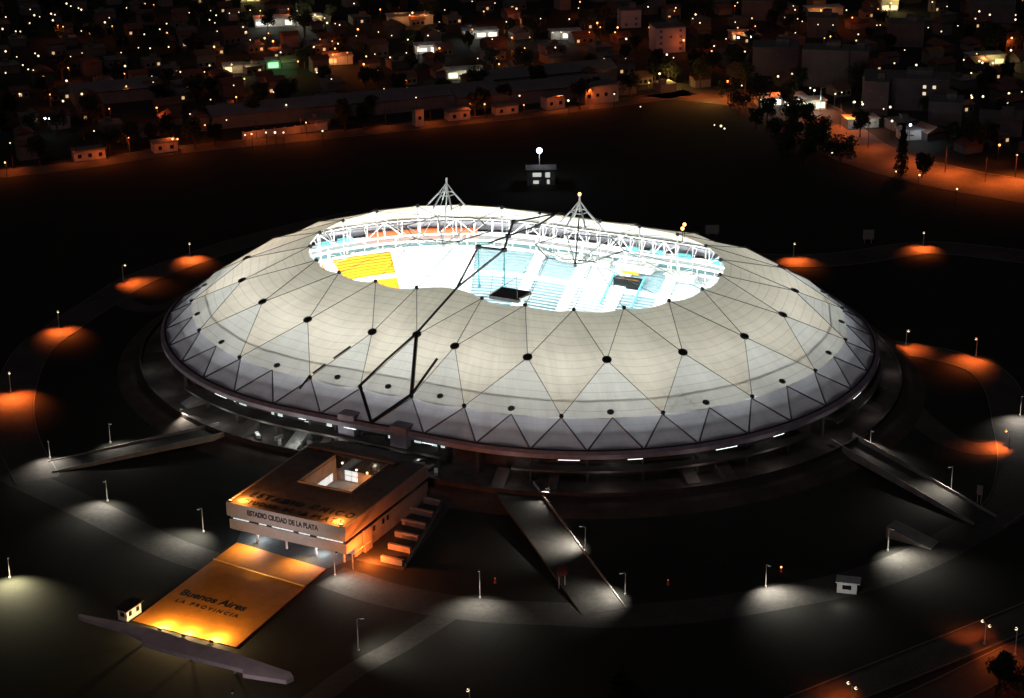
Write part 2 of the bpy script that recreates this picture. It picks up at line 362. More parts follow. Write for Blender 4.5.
# floodlights hanging on the truss: one fixture each, with its own lamp
FL = []
for k in range(24):
    p = hull(k+.25, 52.5); p.z = 17.5; q = (hull(k+.25, 70.2)-p); fx = MB()
    ang = math.atan2(p.y, p.x)
    fx.box((p.x, p.y, p.z), (1.8, 1.8, .3), ang)
    fo = fx.build('floodlight', M_white_steel, stadium)
    fb = MB(); fb.bar((p.x, p.y, p.z+.15), (p.x, p.y, 30.3), .08, 4); fb.build('hanger', M_white_steel, fo)
    fc = MB(); fc.box((p.x, p.y, p.z-.2), (1.5, 1.5, .08), ang); fc.build('lens', M_flood, fo)
    lamp('POINT', (p.x, p.y, p.z-1.0), FLOOD_W*(.8 if 1.5 < k < 9.5 else 1.06 if 16 < k < 23 else 1), (0.97, 1.0, 0.99), stadium, 1.2)
    u = hull(k+.75, 68.5); ub = MB(); ub.box((u.x, u.y, 11.6), (.9, .9, .25), ang); uo = ub.build('uplight', M_white_steel, stadium)
    uc = MB(); uc.box((u.x, u.y, 11.78), (.7, .7, .06), ang); uc.build('lens', M_flood, uo)
    ud = (hull(k+.75, 80)-hull(k+.75, 72)).normalized()*.35+Vector((0, 0, 1)); lamp('SPOT', (u.x, u.y, 12.2), UP_W, (0.98, 1.0, .99), stadium, 3.2, ud, rad(165), 1.0)
# ================================================================== stadium: membrane panels
def patch(A, B, C, D=None, n=6, sag=0.5, scallop=0.0):
    """saddle-shaped cloth between four nodes (or three: D None, A-B is the free edge)"""
    vs, uv, fs = [], [], []
    if D is None: D = C; tri = True
    else: tri = False
    nrm = (B-A).cross(C-A).normalized(); nrm = nrm if nrm.z > 0 else -nrm
    for a in range(n+1):
        for b in range(n+1):
            u, v = a/n, b/n
            if tri: p = (A*(1-u)+B*u)*(1-v)+C*v; s = u*(1-u)*4*(1-v)*(v*2+.15)
            else: p = (A*(1-u)+B*u)*(1-v)+(D*(1-u)+C*u)*v; s = 16*u*(1-u)*v*(1-v)
            p = p-nrm*sag*s
            if scallop:
                e = (C-(A+B)/2).normalized(); p = p+e*scallop*4*u*(1-u)*(1-v)
            vs.append(p); uv.append((math.atan2(p.y, p.x)*60, hrad(p.x, p.y)-p.z*.35+0.35*math.sin(u*math.pi)))
    for a in range(n):
        for b in range(n):
            q = (a*(n+1)+b, (a+1)*(n+1)+b, (a+1)*(n+1)+b+1, a*(n+1)+b+1)
            if tri and b == n-1: q = q[:3]
            fs.append(q)
    mb = MB(); mb.add(vs, fs)
    # all outward
    return mb, uv
def panel(name, M, *a, **k):
    mb, uv = patch(*a, **k); return mb.build(name, M, stadium, uvs=uv, smooth=True)
for k in range(24):
    T0, T1, Mid, Mid0, L0, L1 = node(k, 'top'), node(k+1, 'top'), node(k+.5, 'mid'), node(k-.5, 'mid'), node(k, 'low'), node(k+1, 'low')
    panel('upper_panel', M_cream, T0, T1, Mid, sag=.35, scallop=-2.6 if k % 12 == 10 else 1.3)
    panel('diamond_panel', M_cream, T0, Mid0, L0, Mid, sag=.55)
    mb, uv = patch(L0, L1, Mid, sag=.3, scallop=-.9)
    mb.v = [(x, y, z+.0) for x, y, z in mb.v]; mb.build('lower_panel', M_white, stadium, uvs=uv, smooth=True)
# the folded eave below: ridges run from the upper nodes to the rim
def rim_nodes(k):
    return [k+.25, k+.75] if (k % 24) not in (9, 10, 11, 21, 22, 23) else [k+.5]
for k in range(24):
    Z = Vector((0, 0, -.35)); ins = 0.994
    up = [k, k+.5, k+1] if len(rim_nodes(k)) == 2 else [k, k+1]
    U = [node(x, 'low')+Z for x in up]
    for u in U: u.x *= .997; u.y *= .997
    Rn = [node(x, 'rim') for x in rim_nodes(k)]
    prev, nxt = node(rim_nodes(k-1)[-1], 'rim'), node(rim_nodes(k+1)[0], 'rim')
    allm = MB(); auv = []
    def acc(A, B, C, sag):
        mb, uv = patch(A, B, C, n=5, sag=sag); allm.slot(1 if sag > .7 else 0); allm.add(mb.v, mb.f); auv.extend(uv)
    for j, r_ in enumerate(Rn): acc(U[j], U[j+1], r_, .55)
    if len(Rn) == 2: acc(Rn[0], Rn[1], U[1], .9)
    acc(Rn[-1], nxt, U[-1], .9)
    allm.build('eave_panel', [M_eave, M_eave_shade], stadium, uvs=auv, smooth=True)
    for j, r_ in enumerate(Rn):
        for u in (U[j], U[j+1]):
            rb = MB(); up_ = Vector((0, 0, .12)); rb.bar(u+up_, r_+up_, .15, 5, .27); rb.build('eave_rib', M_rib, stadium)
    if len(Rn) == 2:
        ov = node(k+.5, 'low'); n_ = Vector((ov.x*.3, ov.y*.3, 40)); n_.normalize()
        d = MB(); d.disc(ov+Vector((0, 0, .75))-Vector((ov.x, ov.y, 0)).normalized()*1.8, (hull(k+.5, 1)-hull(k+.5, 0))*.38+Vector((0, 0, 1)), .95, .25); d.build('vent_cap', M_node_pale, stadium)
    else:
        ov = (node(k, 'low')+node(k+1, 'low'))/2
        d = MB(); d.disc(ov+Vector((0, -1.4 if ov.y > 0 else 1.4, 1.2)), (0, .38 if ov.y > 0 else -.38, 1), .9, .25); d.build('vent_cap', M_node_pale, stadium)
# cables along the valleys between panels, with their covers and node plates
for k in range(24):
    Mid = node(k+.5, 'mid'); up_ = Vector((0, 0, .22))
    for tgt, r_ in ((node(k, 'top'), .10), (node(k+1, 'top'), .10), (node(k, 'low'), .09), (node(k+1, 'low'), .09)):
        c = MB(); c.bar(Mid+up_, tgt+up_, r_, 5); c.build('ridge_cable', M_cable, stadium)
    out = (hull(k+.5, 1)-hull(k+.5, 0))*.38+Vector((0, 0, 1))
    d = MB(); d.disc(Mid+Vector((0, 0, .4)), out, 1.3, .3, 18); d.disc(Mid+Vector((0, 0, .6)), out, .45, .5, 10); d.build('node_plate', M_node, stadium)
    L0 = node(k, 'low'); d = MB(); d.disc(L0+Vector((0, 0, .3)), out, .6, .6, 8); d.build('node_cap', M_dark_steel, stadium)
    T0 = node(k, 'top'); d = MB(); d.disc(T0+Vector((0, 0, .1)), out, .55, 1.0, 8); d.build('node_clamp', M_dark_steel, stadium)
# ring beam and gutter at the rim
ring_loft('ring_beam', [(84.3, 12.15), (85.5, 12.15), (86.3, 11.5), (86.3, 10.3), (84.6, 10.1), (84.3, 12.15)], M_purple, stadium)
ring_loft('gutter', [(84.7, 12.35), (85.2, 12.35), (85.2, 12.1), (84.7, 12.1)], M_dark_steel, stadium)
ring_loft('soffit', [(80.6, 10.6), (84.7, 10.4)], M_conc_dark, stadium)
for k in range(48):
    i = k/2+.25; p = hull(i, 84.0); q = hull(i, 81.0); mb = MB()
    mb.bar((p.x, p.y, 10.4), (p.x, p.y, 2.8), .5, 8); mb.build('column', M_conc_dark, stadium)
for a_, b_ in ((19.5, 23.9), (24.6, 27.4), (27.8, 30.8)): ring_loft('outer_gallery', [(82.6, 7.2), (82.6, 7.6), (87.6, 7.6), (87.6, 7.0)], M_conc_dark, stadium, a_, b_, 40)
for a_ in (20.0, 21.1, 22.0, 22.9, 23.5, 25.0, 25.6, 26.4, 27.0, 28.2, 29.0, 29.7): ring_loft('added_glow_strip', [(86.05, 9.9), (86.05, 10.05)], M_glow_white, stadium, a_, a_+random.uniform(.12, .3), 5)  # added glowing strips that brighten the slab below the ring beam
# raking stair blocks and lit tubes under the eave
for k in range(48):
    i = k/2+random.uniform(-.05, .2); p = hull(i, 87+random.uniform(-1, 2.5)); q = hull(i, 86)-hull(i, 85)
    if random.random() < .5: continue
    a = math.atan2(q.y, q.x); mb = MB(); w_ = random.uniform(2, 4.5)
    mb.prism([(p.x+math.cos(a)*dx-math.sin(a)*dy, p.y+math.sin(a)*dx+math.cos(a)*dy) for dx, dy in ((-4, -w_/2), (3, -w_/2), (3, w_/2), (-4, w_/2))], 2.8, [5.8, 3.2, 3.2, 5.8])
    mb.build('stair_block', random.choice([M_conc, M_conc_dark, M_conc_brown]), stadium)
for k, (i, n_) in enumerate(((18.6, 1), (19.2, 1), (19.7, 1), (20.2, 1), (20.7, 1), (21.2, 1), (21.8, 1), (22.4, 1), (23.0, 1), (23.6, 1), (24.6, 1), (25.4, 1), (26.2, 1), (26.9, 1), (27.7, 1), (28.4, 1), (29.5, 1), (30.3, 1))):
    p, p2 = hull(i, 82.2), hull(i+.16, 82.2); mb = MB(); mb.bar((p.x, p.y, 9.6), (p2.x, p2.y, 9.6), .12, 6); mb.build('light_tube', M_glow_white, stadium)
    q = hull(i, 90.5); pw = 1000 if 20 < i < 23.5 else 300
    lamp('POINT', (q.x, q.y, 7.0), pw*CONC_W, (0.92, 1.0, .95) if i < 24 else (1.0, .93, .88), stadium, .5)  # unseen lamps set out from the tubes to brighten the ring beam
# ribbed guard rail of the deck, in front of the glowing panels
for k in range(26):
    i = 20.7+k*.125+random.uniform(-.04, .04); r_ = random.uniform(86.6, 91.5); p = hull(i, r_); mb = MB()
    mb.box((p.x, p.y, 2.9+random.uniform(.3, 1.2)), (random.uniform(.8, 3.4), random.uniform(.5, 1.6), random.uniform(.4, 1.3)), random.uniform(0, 3)); mb.build('stacked_barrier', random.choice((M_conc_pale, M_conc_pale, M_conc)), stadium)
for i, ww_, z0_, z1_ in ((19.6, .10, 4.5, 6.5), (20.05, .2, 6.2, 8.6), (20.6, .14, 4.6, 8.8), (21.0, .12, 5.0, 7.5), (21.45, .1, 4.2, 8.8), (22.0, .13, 4.8, 8.4), (22.62, .08, 6.0, 9.0), (23.0, .3, 8.2, 9.2), (23.5, .25, 8.2, 9.0)):
    o_ = ring_loft('glow_panel', [(80.8, z0_-1.2), (80.8, min(z1_, 8.9)-.6)], mat('patch_glow', (.8, .9, .88), .4, emit=(.82, 1.0, .95), estr=.75), stadium, i, i+ww_, 4)  # glowing panels stand in for the white lit patches under the rim
# purple service towers beside the entrance bridge, going up through the eave
for x, y in ((350, 428), (402, 440)):
    p = GL(x, y, 9.0); mb = MB(); mb.box((p.x, p.y, 8.0), (5.0, 4.0, 11.0)); mb.build('service_tower', M_purple, stadium)
# ================================================================== stadium: valley frame and masts
V = {'A': (1.8, -38.6, 36.2), 'B': (-11.6, 0, 35), 'C': (-3.2, .6, 35), 'D': (-8.3, 13.4, 35), 'E': (-13.3, 26.9, 35), 'F': (-4.7, 26.3, 35), 'G': (-4.5, 39.4, 35.3)}
p = GL(489, 243, 35.0); V['H'] = (p.x, p.y, 35.0)
for a, b, r_ in (('A', 'B', .34), ('A', 'C', .38), ('B', 'C', .42), ('C', 'D', .36), ('D', 'E', .42), ('H', 'D', .3), ('D', 'F', .3), ('F', 'G', .36), ('E', 'G', .3)):
    mb = MB(); mb.bar(V[a], V[b], r_, 6); mb.build('valley_strut', M_dark_steel, stadium)  # backlit darkness of the frame put into its steel colour
for a in 'BCDEF':
    mb = MB(); mb.disc(V[a], (0, 0, 1), 1.0, .9, 10); mb.build('valley_joint', M_dark_steel, stadium)
for a in 'BC':
    v = Vector(V[a]); mb = MB(); mb.bar(v, v-Vector((0, 0, 12.5)), .24, 8); mb.ball(v-Vector((0, 0, 12.5)), .6); mb.build('flying_strut', M_teal, stadium)
vm = node(22.5, 'mid')+Vector((0, 0, .8)); L22, L23, L24 = (node(q, 'low')+Vector((0, 0, .7)) for q in (22, 23, 24)); Mr = node(23.5, 'mid')
RM = {q: node(q, 'rim')+Vector((0, 0, .5)) for q in (21.5, 22.5, 23.5)}
Aa = Vector(V['A'])
for pts, r_ in (([Aa, vm], .38), ([vm, vm*.45+L22*.55+Vector((0, 0, .3)), L22], .36), ([vm, L23], .55), ([L23, L23*.3+Mr*.7+Vector((-1.5, 0, .5)), ], .4), ([L22, RM[22.5]], .5), ([L23, RM[22.5]], .5)):
    mb = MB(); mb.path(pts, r_, 6); mb.build('valley_cable', M_dark_steel, stadium)
M20, L21 = node(21.5, 'mid')+Vector((0, 0, .7)), node(21, 'low')+Vector((0, 0, .8))
for pts in ([L21*.62+M20*.38, L21*.35+M20*.65], [L21*.95+M20*.05, L21*.75+M20*.25], [L21, L21+Vector((-1.5, -3.2, -3.0))]):
    mb = MB(); mb.path(pts, .3, 5); mb.build('loose_strap', M_dark_steel, stadium)
for sgn in (-1, 1):
    cx = sgn*22.0; mb = MB()
    P6 = [Vector((cx+2.6*math.cos(rad(60*q+12)), 2.6*math.sin(rad(60*q+12)), 50.4)) for q in range(6)]
    Q6 = [Vector((cx+13.5*math.cos(rad(60*q+12)), 13.5*math.sin(rad(60*q+12)), 39.4)) for q in range(6)]
    top = Vector((cx, 0, 53.8))
    for q in range(6):
        K = Vector((cx+(P6[q].x-cx)*2.25, P6[q].y*2.25, 46.9)); mb.bar(P6[q], P6[(q+1) % 6], .2, 5); mb.bar(P6[q], top, .19, 5); mb.bar(P6[q], K, .26, 5); mb.bar(K, Q6[q], .07, 5)
    mb.bar((cx, 0, 50.4), (cx, 0, 55.4), .3, 6); 
    mast = mb.build('mast_head', M_white_steel, stadium)
    hb = MB()
    for q in range(6): hb.bar(Q6[q], Q6[(q+1) % 6], .15, 5)
    hb.build('hoop', M_dark_steel, mast)
    sb = MB(); bot = Vector((cx, -3.0, 35.0))
    for q in range(6): sb.bar(Q6[q], bot, .2, 5)
    sb.build('vee_strut', M_white_steel, mast)
    pb = MB(); pb.bar((cx, 0, 50.2), bot, .22, 6); pb.ball(bot, .7); pb.build('centre_post', M_dark_steel if sgn > 0 else M_white_steel, mast)
    rc = MB()
    for k in range(24):
        t = node(k, 'top')
        if t.x*sgn < 4: continue
        q = min(Q6, key=lambda v: (v-t).length); rc.bar(t, q, .09, 4)
    rc.build('stay_cable', M_node_pale, mast)
    if sgn > 0:
        b = MB(); b.ball((cx, 0, 55.7), .5, 8, 6); b.build('beacon', M_bulb_red, mast); lamp('POINT', (cx, 0, 56.6), 60, (1, .25, .06), stadium, .3)
for px, py in ((682.5, 228.5), (684.5, 224.5)):
    p = GL(px, py, 37.5); mb = MB(); mb.ball((p.x, p.y, 37.5), .55, 8, 6); bc = mb.build('roof_beacon', M_bulb_red, stadium)
    mb = MB(); mb.bar((p.x, p.y, 37.2), (p.x, p.y, 33), .12, 5); mb.build('stalk', M_dark_steel, bc)
# scoreboard slung in the mouth of the opening
p = GL(510, 295, 27.0); sc = thing('scoreboard', 'dark flat scoreboard hanging inside the lit opening of the stadium roof', 'scoreboard', LW(p.x, p.y, 27.0), PHI)
mb = MB(); mb.box((0, 0, 0), (9.5, 8.5, 1.0)); mb.build('casing', mat('scoreboard_grey', (0.05, .045, .05), .7, noise=.6, scale=1.2), sc)
mb = MB(); mb.box((5.3, -.6, .1), (1.0, 5, 1.2), rad(-12)); mb.build('end_panel', M_white_steel, sc)
mb = MB()
for x, y in ((-4.5, -4), (4.5, -4), (-4.5, 4), (4.5, 4)): mb.bar((x, y, .5), (x*.8, y*.8, 8.4), .06, 4)
mb.build('hanger', M_dark_steel, sc)
# ================================================================== entrance building in front of the stadium
M_roofdark = mat('roof_felt', (0.165, 0.13, 0.112), 0.9, noise=0.45, scale=0.35)
M_facade = mat('grey_facade', (0.42, 0.385, 0.385), 0.7, noise=0.18, scale=0.5)
M_sidewall = mat('render_wall', (0.42, 0.36, 0.34), 0.85, noise=0.3, scale=0.4)
bld = thing('entrance_building', 'low wide entrance building with lettered roof, lit courtyard and grey fascia', 'building', LW(7.4, -139.3), PHI)
# local axes: x across the front (-17..17), y inwards from the front (0..40)
X0, X1, Y1 = -17.2, 17.2, 41.0
ct = [(-5.4, 18.2), (8.4, 16.8), (7.4, 34.0), (-8.6, 37.0)]      # courtyard, from the photograph
cx0, cx1, cy0, cy1 = -7.4, 8.0, 18.2, 36.0
def slab(name, M, z0, z1, inset, parent=bld, hole=True, y0=None):
    mb = MB(); a, b, c, d = X0+inset, X1-inset, (inset if y0 is None else y0), Y1
    for (xa, xb, ya, yb) in ((a, b, c, cy0), (a, cx0, cy0, cy1), (cx1, b, cy0, cy1), (a, b, cy1, d)):
        mb.prism([(xa, ya), (xb, ya), (xb, yb), (xa, yb)], z0, z1)
    return mb.build(name, M, parent)
slab('roof', M_roofdark, 9.5, 10.0, .35)
mb = MB()
for (xa, xb, ya, yb) in ((X0, X1, 0, .35), (X0, X0+.35, .35, Y1), (X1-.35, X1, .35, Y1)): mb.prism([(xa, ya), (xb, ya), (xb, yb), (xa, yb)], 6.6, 10.25)
mb.build('fascia', M_facade, bld)
slab('upper_floor', M_sidewall, 6.0, 6.6, .6)
mb = MB()
for (xa, xb, ya, yb) in ((X0+1, X1-1, 1.0, 1.15), (X0+1, X0+1.15, 1.15, Y1), (X1-1.15, X1-1, 1.15, Y1)): mb.prism([(xa, ya), (xb, ya), (xb, yb), (xa, yb)], 5.5, 6.0)
mb.build('window_band', M_glass_dark, bld)
for xa, xb in ((-16.0, -11.3), (-8.4, -6.2), (-4.6, 1.6), (3.2, 6.4), (8.4, 15.8)):
    mb = MB(); mb.prism([(xa, .9), (xb, .9), (xb, 1.0), (xa, 1.0)], 5.55, 5.98); mb.build('lit_window', M_glow_cool, bld)
mb = MB()
for (xa, xb, ya, yb) in ((X0+.35, X1-.2, .5, 1.0), (X0+.35, X0+.75, 1.0, Y1), (X1-.6, X1-.2, 1.0, Y1)): mb.prism([(xa, ya), (xb, ya), (xb, yb), (xa, yb)], 2.9, 5.5)
mb.build('balcony_band', M_facade, bld)
slab('lower_floor', M_sidewall, 2.6, 2.9, .8)
mb = MB(); mb.prism([(X0+1.5, 6.0), (X1-1.0, 6.0), (X1-1.0, Y1), (X0+1.5, Y1)], 0, 2.6); mb.build('ground_floor_wall', mat('lobby_wall', (.25, .27, .30), .7), bld)
mb = MB(); mb.prism([(X1-.9, 5), (X1-.5, 5), (X1-.5, Y1), (X1-.9, Y1)], 0, 2.6); mb.prism([(X1-.1, 8.0), (X1+.5, 8.0), (X1+.5, 11.5), (X1-.1, 11.5)], 0, 6.0); mb.build('side_wall', M_sidewall, bld)
for x in (-9.5, -1, 7.5, 15.5): 
    mb = MB(); mb.bar((x, 1.6, 0), (x, 1.6, 2.6), .28, 8); mb.build('column', M_conc_pale, bld)
for y in (13.5, 18.0, 20.2): 
    mb = MB(); mb.box((X1-.18, y, 4.2), (.3, .8, 1.3)); mb.build('side_window', M_glass_dark, bld)
# courtyard walls and floor
mb = MB(); mb.prism([(cx0, cy0), (cx1, cy0), (cx1, cy1), (cx0, cy1)], 3.0, 3.2); mb.build('court_floor', M_conc_pale, bld)
mb = MB()
for (xa, xb, ya, yb) in ((cx0-.3, cx1+.3, cy0-.3, cy0), (cx0-.3, cx1+.3, cy1, cy1+.3), (cx0-.3, cx0, cy0, cy1), (cx1, cx1+.3, cy0, cy1)): mb.prism([(xa, ya), (xb, ya), (xb, yb), (xa, yb)], 2.9, 10.45)
mb.build('court_wall', M_sidewall, bld)
mb = MB()
for q in range(5): mb.prism([(cx0+.02, cy0+5+q*2.2), (cx0+.12, cy0+5+q*2.2), (cx0+.12, cy0+6.9+q*2.2), (cx0+.02, cy0+6.9+q*2.2)], 3.8, 5.9)
mb.build('court_window', M_glow_cool, bld)
mb = MB()
for q in range(2):
    for z in (3.7, 5.2): mb.prism([(cx0+2.6+q*2.0, cy1-.12), (cx0+4.4+q*2.0, cy1-.12), (cx0+4.4+q*2.0, cy1-.02), (cx0+2.6+q*2.0, cy1-.02)], z, z+1.3)
mb.build('court_window', M_glow_cool, bld)
mb = MB(); mb.prism([(cx0+.1, cy1-.22), (cx1-.1, cy1-.22), (cx1-.1, cy1-.14), (cx0+.1, cy1-.14)], 6.7, 10.4); mb.build('court_glazing', M_glass_dark, bld)
for x, z in ((-5.2, 8.6), (-1.0, 7.4), (5.8, 8.2), (2.2, 7.2)):
    mb = MB(); mb.ball((x, cy1-.5, z), .3, 8, 6); mb.build('wall_lamp', M_bulb_w, bld)
for x, y in ((-2, 27), (1, 25), (3, 29), (4.5, 27)):
    mb = MB(); mb.box((x, y, 3.9), (1.6, 1.1, 1.3)); mb.build('court_table', M_orange_board if x > 2 else M_conc_pale, bld)
lamp('POINT', (4.0, 32.0, 4.6), 1700*BLD_W, (1, .36, .07), bld, .25); lamp('POINT', (-1.5, 26, 4.4), 200*BLD_W, (1, .86, .7), bld, .25)
mb = MB(); mb.prism([(cx0-9, cy1+.5), (cx1+2, cy1+.5), (cx1+2, Y1+12), (cx0-9, Y1+12)], [10.5, 10.5, 5.5, 5.5], [11.2, 11.2, 6.0, 6.0]); mb.build('bridge_roof', M_roofdark, bld)
# writing on the roof and on the fascia
def text(name, body, size, loc, rot, M, parent, width=None, ext=0.04, bold=0.0):
    c = bpy.data.curves.new(name, 'FONT'); c.body = body; c.size = size; c.extrude = ext; c.offset = bold; c.align_x = 'CENTER'; c.align_y = 'CENTER'
    o = bpy.data.objects.new(name, c); COL.objects.link(o); dg = bpy.context.evaluated_depsgraph_get(); dg.update()
    me = bpy.data.meshes.new_from_object(o.evaluated_get(dg)); COL.objects.unlink(o); bpy.data.objects.remove(o)
    xs = [v.co.x for v in me.vertices]
    if width:
        k = width/(max(xs)-min(xs)); me.transform(Matrix.Scale(k, 4, (1, 0, 0)))
    me.materials.clear(); me.materials.append(M); n = bpy.data.objects.new(name, me); COL.objects.link(n)
    n.location = loc; n.rotation_euler = rot; n.parent = parent; return n
text('roof_lettering', 'E S T A D I O   Ú N I C O', 3.6, (.6, 6.6, 10.06), (0, 0, 0), M_black, bld, 29.5, .04, .07)
text('roof_lettering', 'C I U D A D   D E   L A   P L A T A', 2.8, (.2, 2.7, 10.06), (0, 0, 0), M_black, bld, 28.5, .04, .05)
text('fascia_lettering', 'ESTADIO CIUDAD DE LA PLATA', 1.9, (-.8, -.05, 8.5), (rad(90), 0, 0), M_black, bld, 20.5, .04, .07)
for x in (X0+.9, X1-1.6):
    fx = MB(); fx.box((x, .75, 10.4), (.9, .5, .35)); fo = fx.build('roof_floodlight', M_dark_steel, bld)
    fc = MB(); fc.box((x, .75, 10.62), (.8, .4, .06)); fc.build('lens', M_bulb_w, fo)
    lamp('POINT', (x*.86, 3.0, 11.1), 4200*BLD_W, (1, .30, .045), bld, .2)
for x in (-9.5, 8.5): lamp('POINT', (x, 2.6, 2.2), 1500*BLD_W, (.72, .88, 1.0), bld, .3)
lamp('POINT', (21.5, 3.5, 2.5), 8500*BLD_W, (1, .18, .022), bld, .3)
lamp('SPOT', (24, -6, 8), 4500*BLD_W, (1, .24, .04), bld, .3, (-.55, .75, -.55), rad(80))
lamp('SPOT', (0, -24, 5.0), 8000*BLD_W, (.95, .9, 1.0), bld, .3, (0, 1, .10), rad(85), 1.0)  # added spot without a fixture, brightens the fascia
for x in (-9, 7): lamp('SPOT', (x, -.3, 6.3), 7500*BLD_W, (1, .74, .42), bld, .3, (0, -.48, -.88), rad(92), 1.0)  # added spots without fixtures, brighten the upper forecourt
# yard beside the building with its row of buttresses
yd = tag(MB().prism([(24.8, -135.5), (38.0, -135.5), (30.4, -92), (19, -92)], 0.0, .06).build('side_yard', M_path), kind='structure'); yd.rotation_euler = (0, 0, PHI)
rb = thing('buttress_row', 'row of low concrete buttress walls stepping up beside the entrance building', 'wall', LW(30, -112), PHI)
for k in range(7):
    t = k/6; x0, x1, y = 30.8+(19.7-30.8)*t-30, 36.8+(27.2-36.8)*t-30, -133.3+40*t+112
    mb = MB(); mb.box(((x0+x1)/2, y, .8), (x1-x0, .8, 1.6)); mb.build('buttress', M_sidewall, rb)
mb = MB(); mb.prism([(7.2, -21.5), (7.7, -21.5), (-2.2, 19), (-2.7, 19)], 0, 1.1); mb.build('retaining_wall', M_conc_dark, rb)
post = thing('gate_post', 'slim pale post with a gate arm beside the orange lit side wall', 'post', G(353, 569), PHI)
mb = MB(); mb.bar((0, 0, 0), (0, 0, 4.0), .16, 8); mb.build('upright', M_conc_pale, post)
mb = MB(); mb.bar((0, 0, 3.9), (1.0, 7, 4.6), .1, 6); mb.build('arm', M_conc_pale, post)
# ================================================================== forecourt with its writing
fq = [(-6.6, -140.3), (20.8, -143.0), (22.8, -184.3), (-5.6, -184.3)]
fc_o = thing('forecourt', 'orange painted forecourt slab with black lettering in front of the entrance building', 'forecourt', LW(9.5, -160), PHI)
mb = MB(); mb.prism([(x-9.5, y+160) for x, y in fq][::-1], 0, .25); mb.build('deck', M_orange, fc_o)
mb = MB(); mb.prism([(x-9.5, y+160) for x, y in ((-6.4, -150.4), (21.1, -152.8), (21.1, -153.2), (-6.4, -150.8))][::-1], .25, .5); mb.build('step_edge', mat('step_orange', (.9, .45, .1), .7), fc_o)
a_, b_ = GL(182, 592, .27), GL(246, 609, .27); text('bold_lettering', 'Buenos Aires', 3.9, ((a_.x+b_.x)/2-9.5, (a_.y+b_.y)/2+160, .27), (0, 0, math.atan2(b_.y-a_.y, b_.x-a_.x)), M_black, fc_o, (b_-a_).length, .02, .085)
a_, b_ = GL(176, 600, .27), GL(238, 616.5, .27); text('small_lettering', 'L A   P R O V I N C I A', 2.0, ((a_.x+b_.x)/2-9.5, (a_.y+b_.y)/2+160, .27), (0, 0, math.atan2(b_.y-a_.y, b_.x-a_.x)), M_black, fc_o, (b_-a_).length, .02, .06)
for px, py in ((161, 629), (185, 635), (213, 641)):
    p = GL(px, py, .3); q = Vector((p.x-9.5, p.y+160, 0)); fx = MB(); fx.box((q.x, q.y-.5, .55), (.9, .5, .6)); fo = fx.build('ground_floodlight', M_dark_steel, fc_o)
    f2 = MB(); f2.box((q.x, q.y-.22, .62), (.7, .06, .4)); f2.build('lens', M_bulb_w, fo)
    lamp('POINT', (q.x, q.y+1.0, 1.8), 5200*BLD_W, (1, .66, .28), fc_o, .2)
    lamp('SPOT', (q.x, q.y-.1, 2.4), 1700*BLD_W, (1, .66, .28), fc_o, .2, (0, 1, -.32), rad(75), .9)
ap = MB().prism([(x, y) for x, y in ((-9.6, -134), (24.4, -134), (20.9, -142.8), (-6.7, -140.2))], 0, .1).build('apron', M_path); ap.rotation_euler = (0, 0, PHI); tag(ap, kind='structure')
# gate canopy: one long tapered wing on posts
cn = thing('gate_canopy', 'long low tapered wing-shaped concrete canopy at the foot of the forecourt', 'canopy', LW(17.3, -197.8)+Vector((0, 5.4, 0)), PHI)
pts = [(-30, 2.2), (-16, 3.4), (-8, 3.6), (0, 2.7), (8, 2.6), (14, 2.3), (27.5, .9), (29.3, -.6), (28.6, -2.5), (18.6, -4.2), (17.6, -2.6), (4, -2.7), (-1, -2.9), (-9, -2.6), (-10.5, -.9), (-17, .6), (-28.5, 1.0), (-30.2, 1.6)]
mb = MB(); mb.prism(pts[::-1], 1.9, 2.9); mb.build('roof', mat('canopy_mauve', (.74, .62, .64), .8, noise=.25, scale=.3), cn)
for x, y in ((-12, 1.4), (2, .2), (14, -.6)): 
    mb = MB(); mb.bar((x, y, 0), (x, y, 1.9), .35, 8); mb.build('column', M_conc, cn)
# guard booth
def booth(name, label, px, py, w_, d_, h, rz, n_win, roofM=M_dark_steel):
    o = thing(name, label, 'booth', G(px, py), rz)
    mb = MB(); mb.box((0, 0, h/2), (w_, d_, h)); mb.build('wall', mat('white_render', (.78, .76, .74), .8, noise=.15, scale=.8), o)
    mb = MB(); mb.box((.2, -.2, h+.12), (w_+1.1, d_+1.1, .25)); mb.build('roof', roofM, o)
    for k in range(n_win):
        y = -d_/2+(k+.5)*d_/n_win; f = MB(); f.box((w_/2+.03, y, h*.55), (.08, .95, 1.2)); wi = f.build('window', M_glass_dark, o)
    f = MB(); f.box((0, -d_/2-.03, h*.55), (w_*.45, .08, 1.1)); f.build('window', M_glass_dark, o)
    return o
booth('guard_booth', 'small white guard booth with two dark windows beside the orange forecourt', 130, 616, 2.6, 5.2, 3.0, PHI-rad(2), 2)
lamp('POINT', G(141, 618, 3.0), 160, (1, .9, .78), None, .2).name = 'booth_lamp'
lamp('POINT', G(841, 596, 2.6), 420, (1, .95, .9), None, .2).name = 'kiosk_fill_light'  # unseen fill light added to brighten the kiosk walls
booth('ticket_kiosk', 'small white ticket kiosk on the pale path between two pools of light', 847, 591, 4.6, 2.6, 2.9, rad(-14), 1, M_conc_pale)
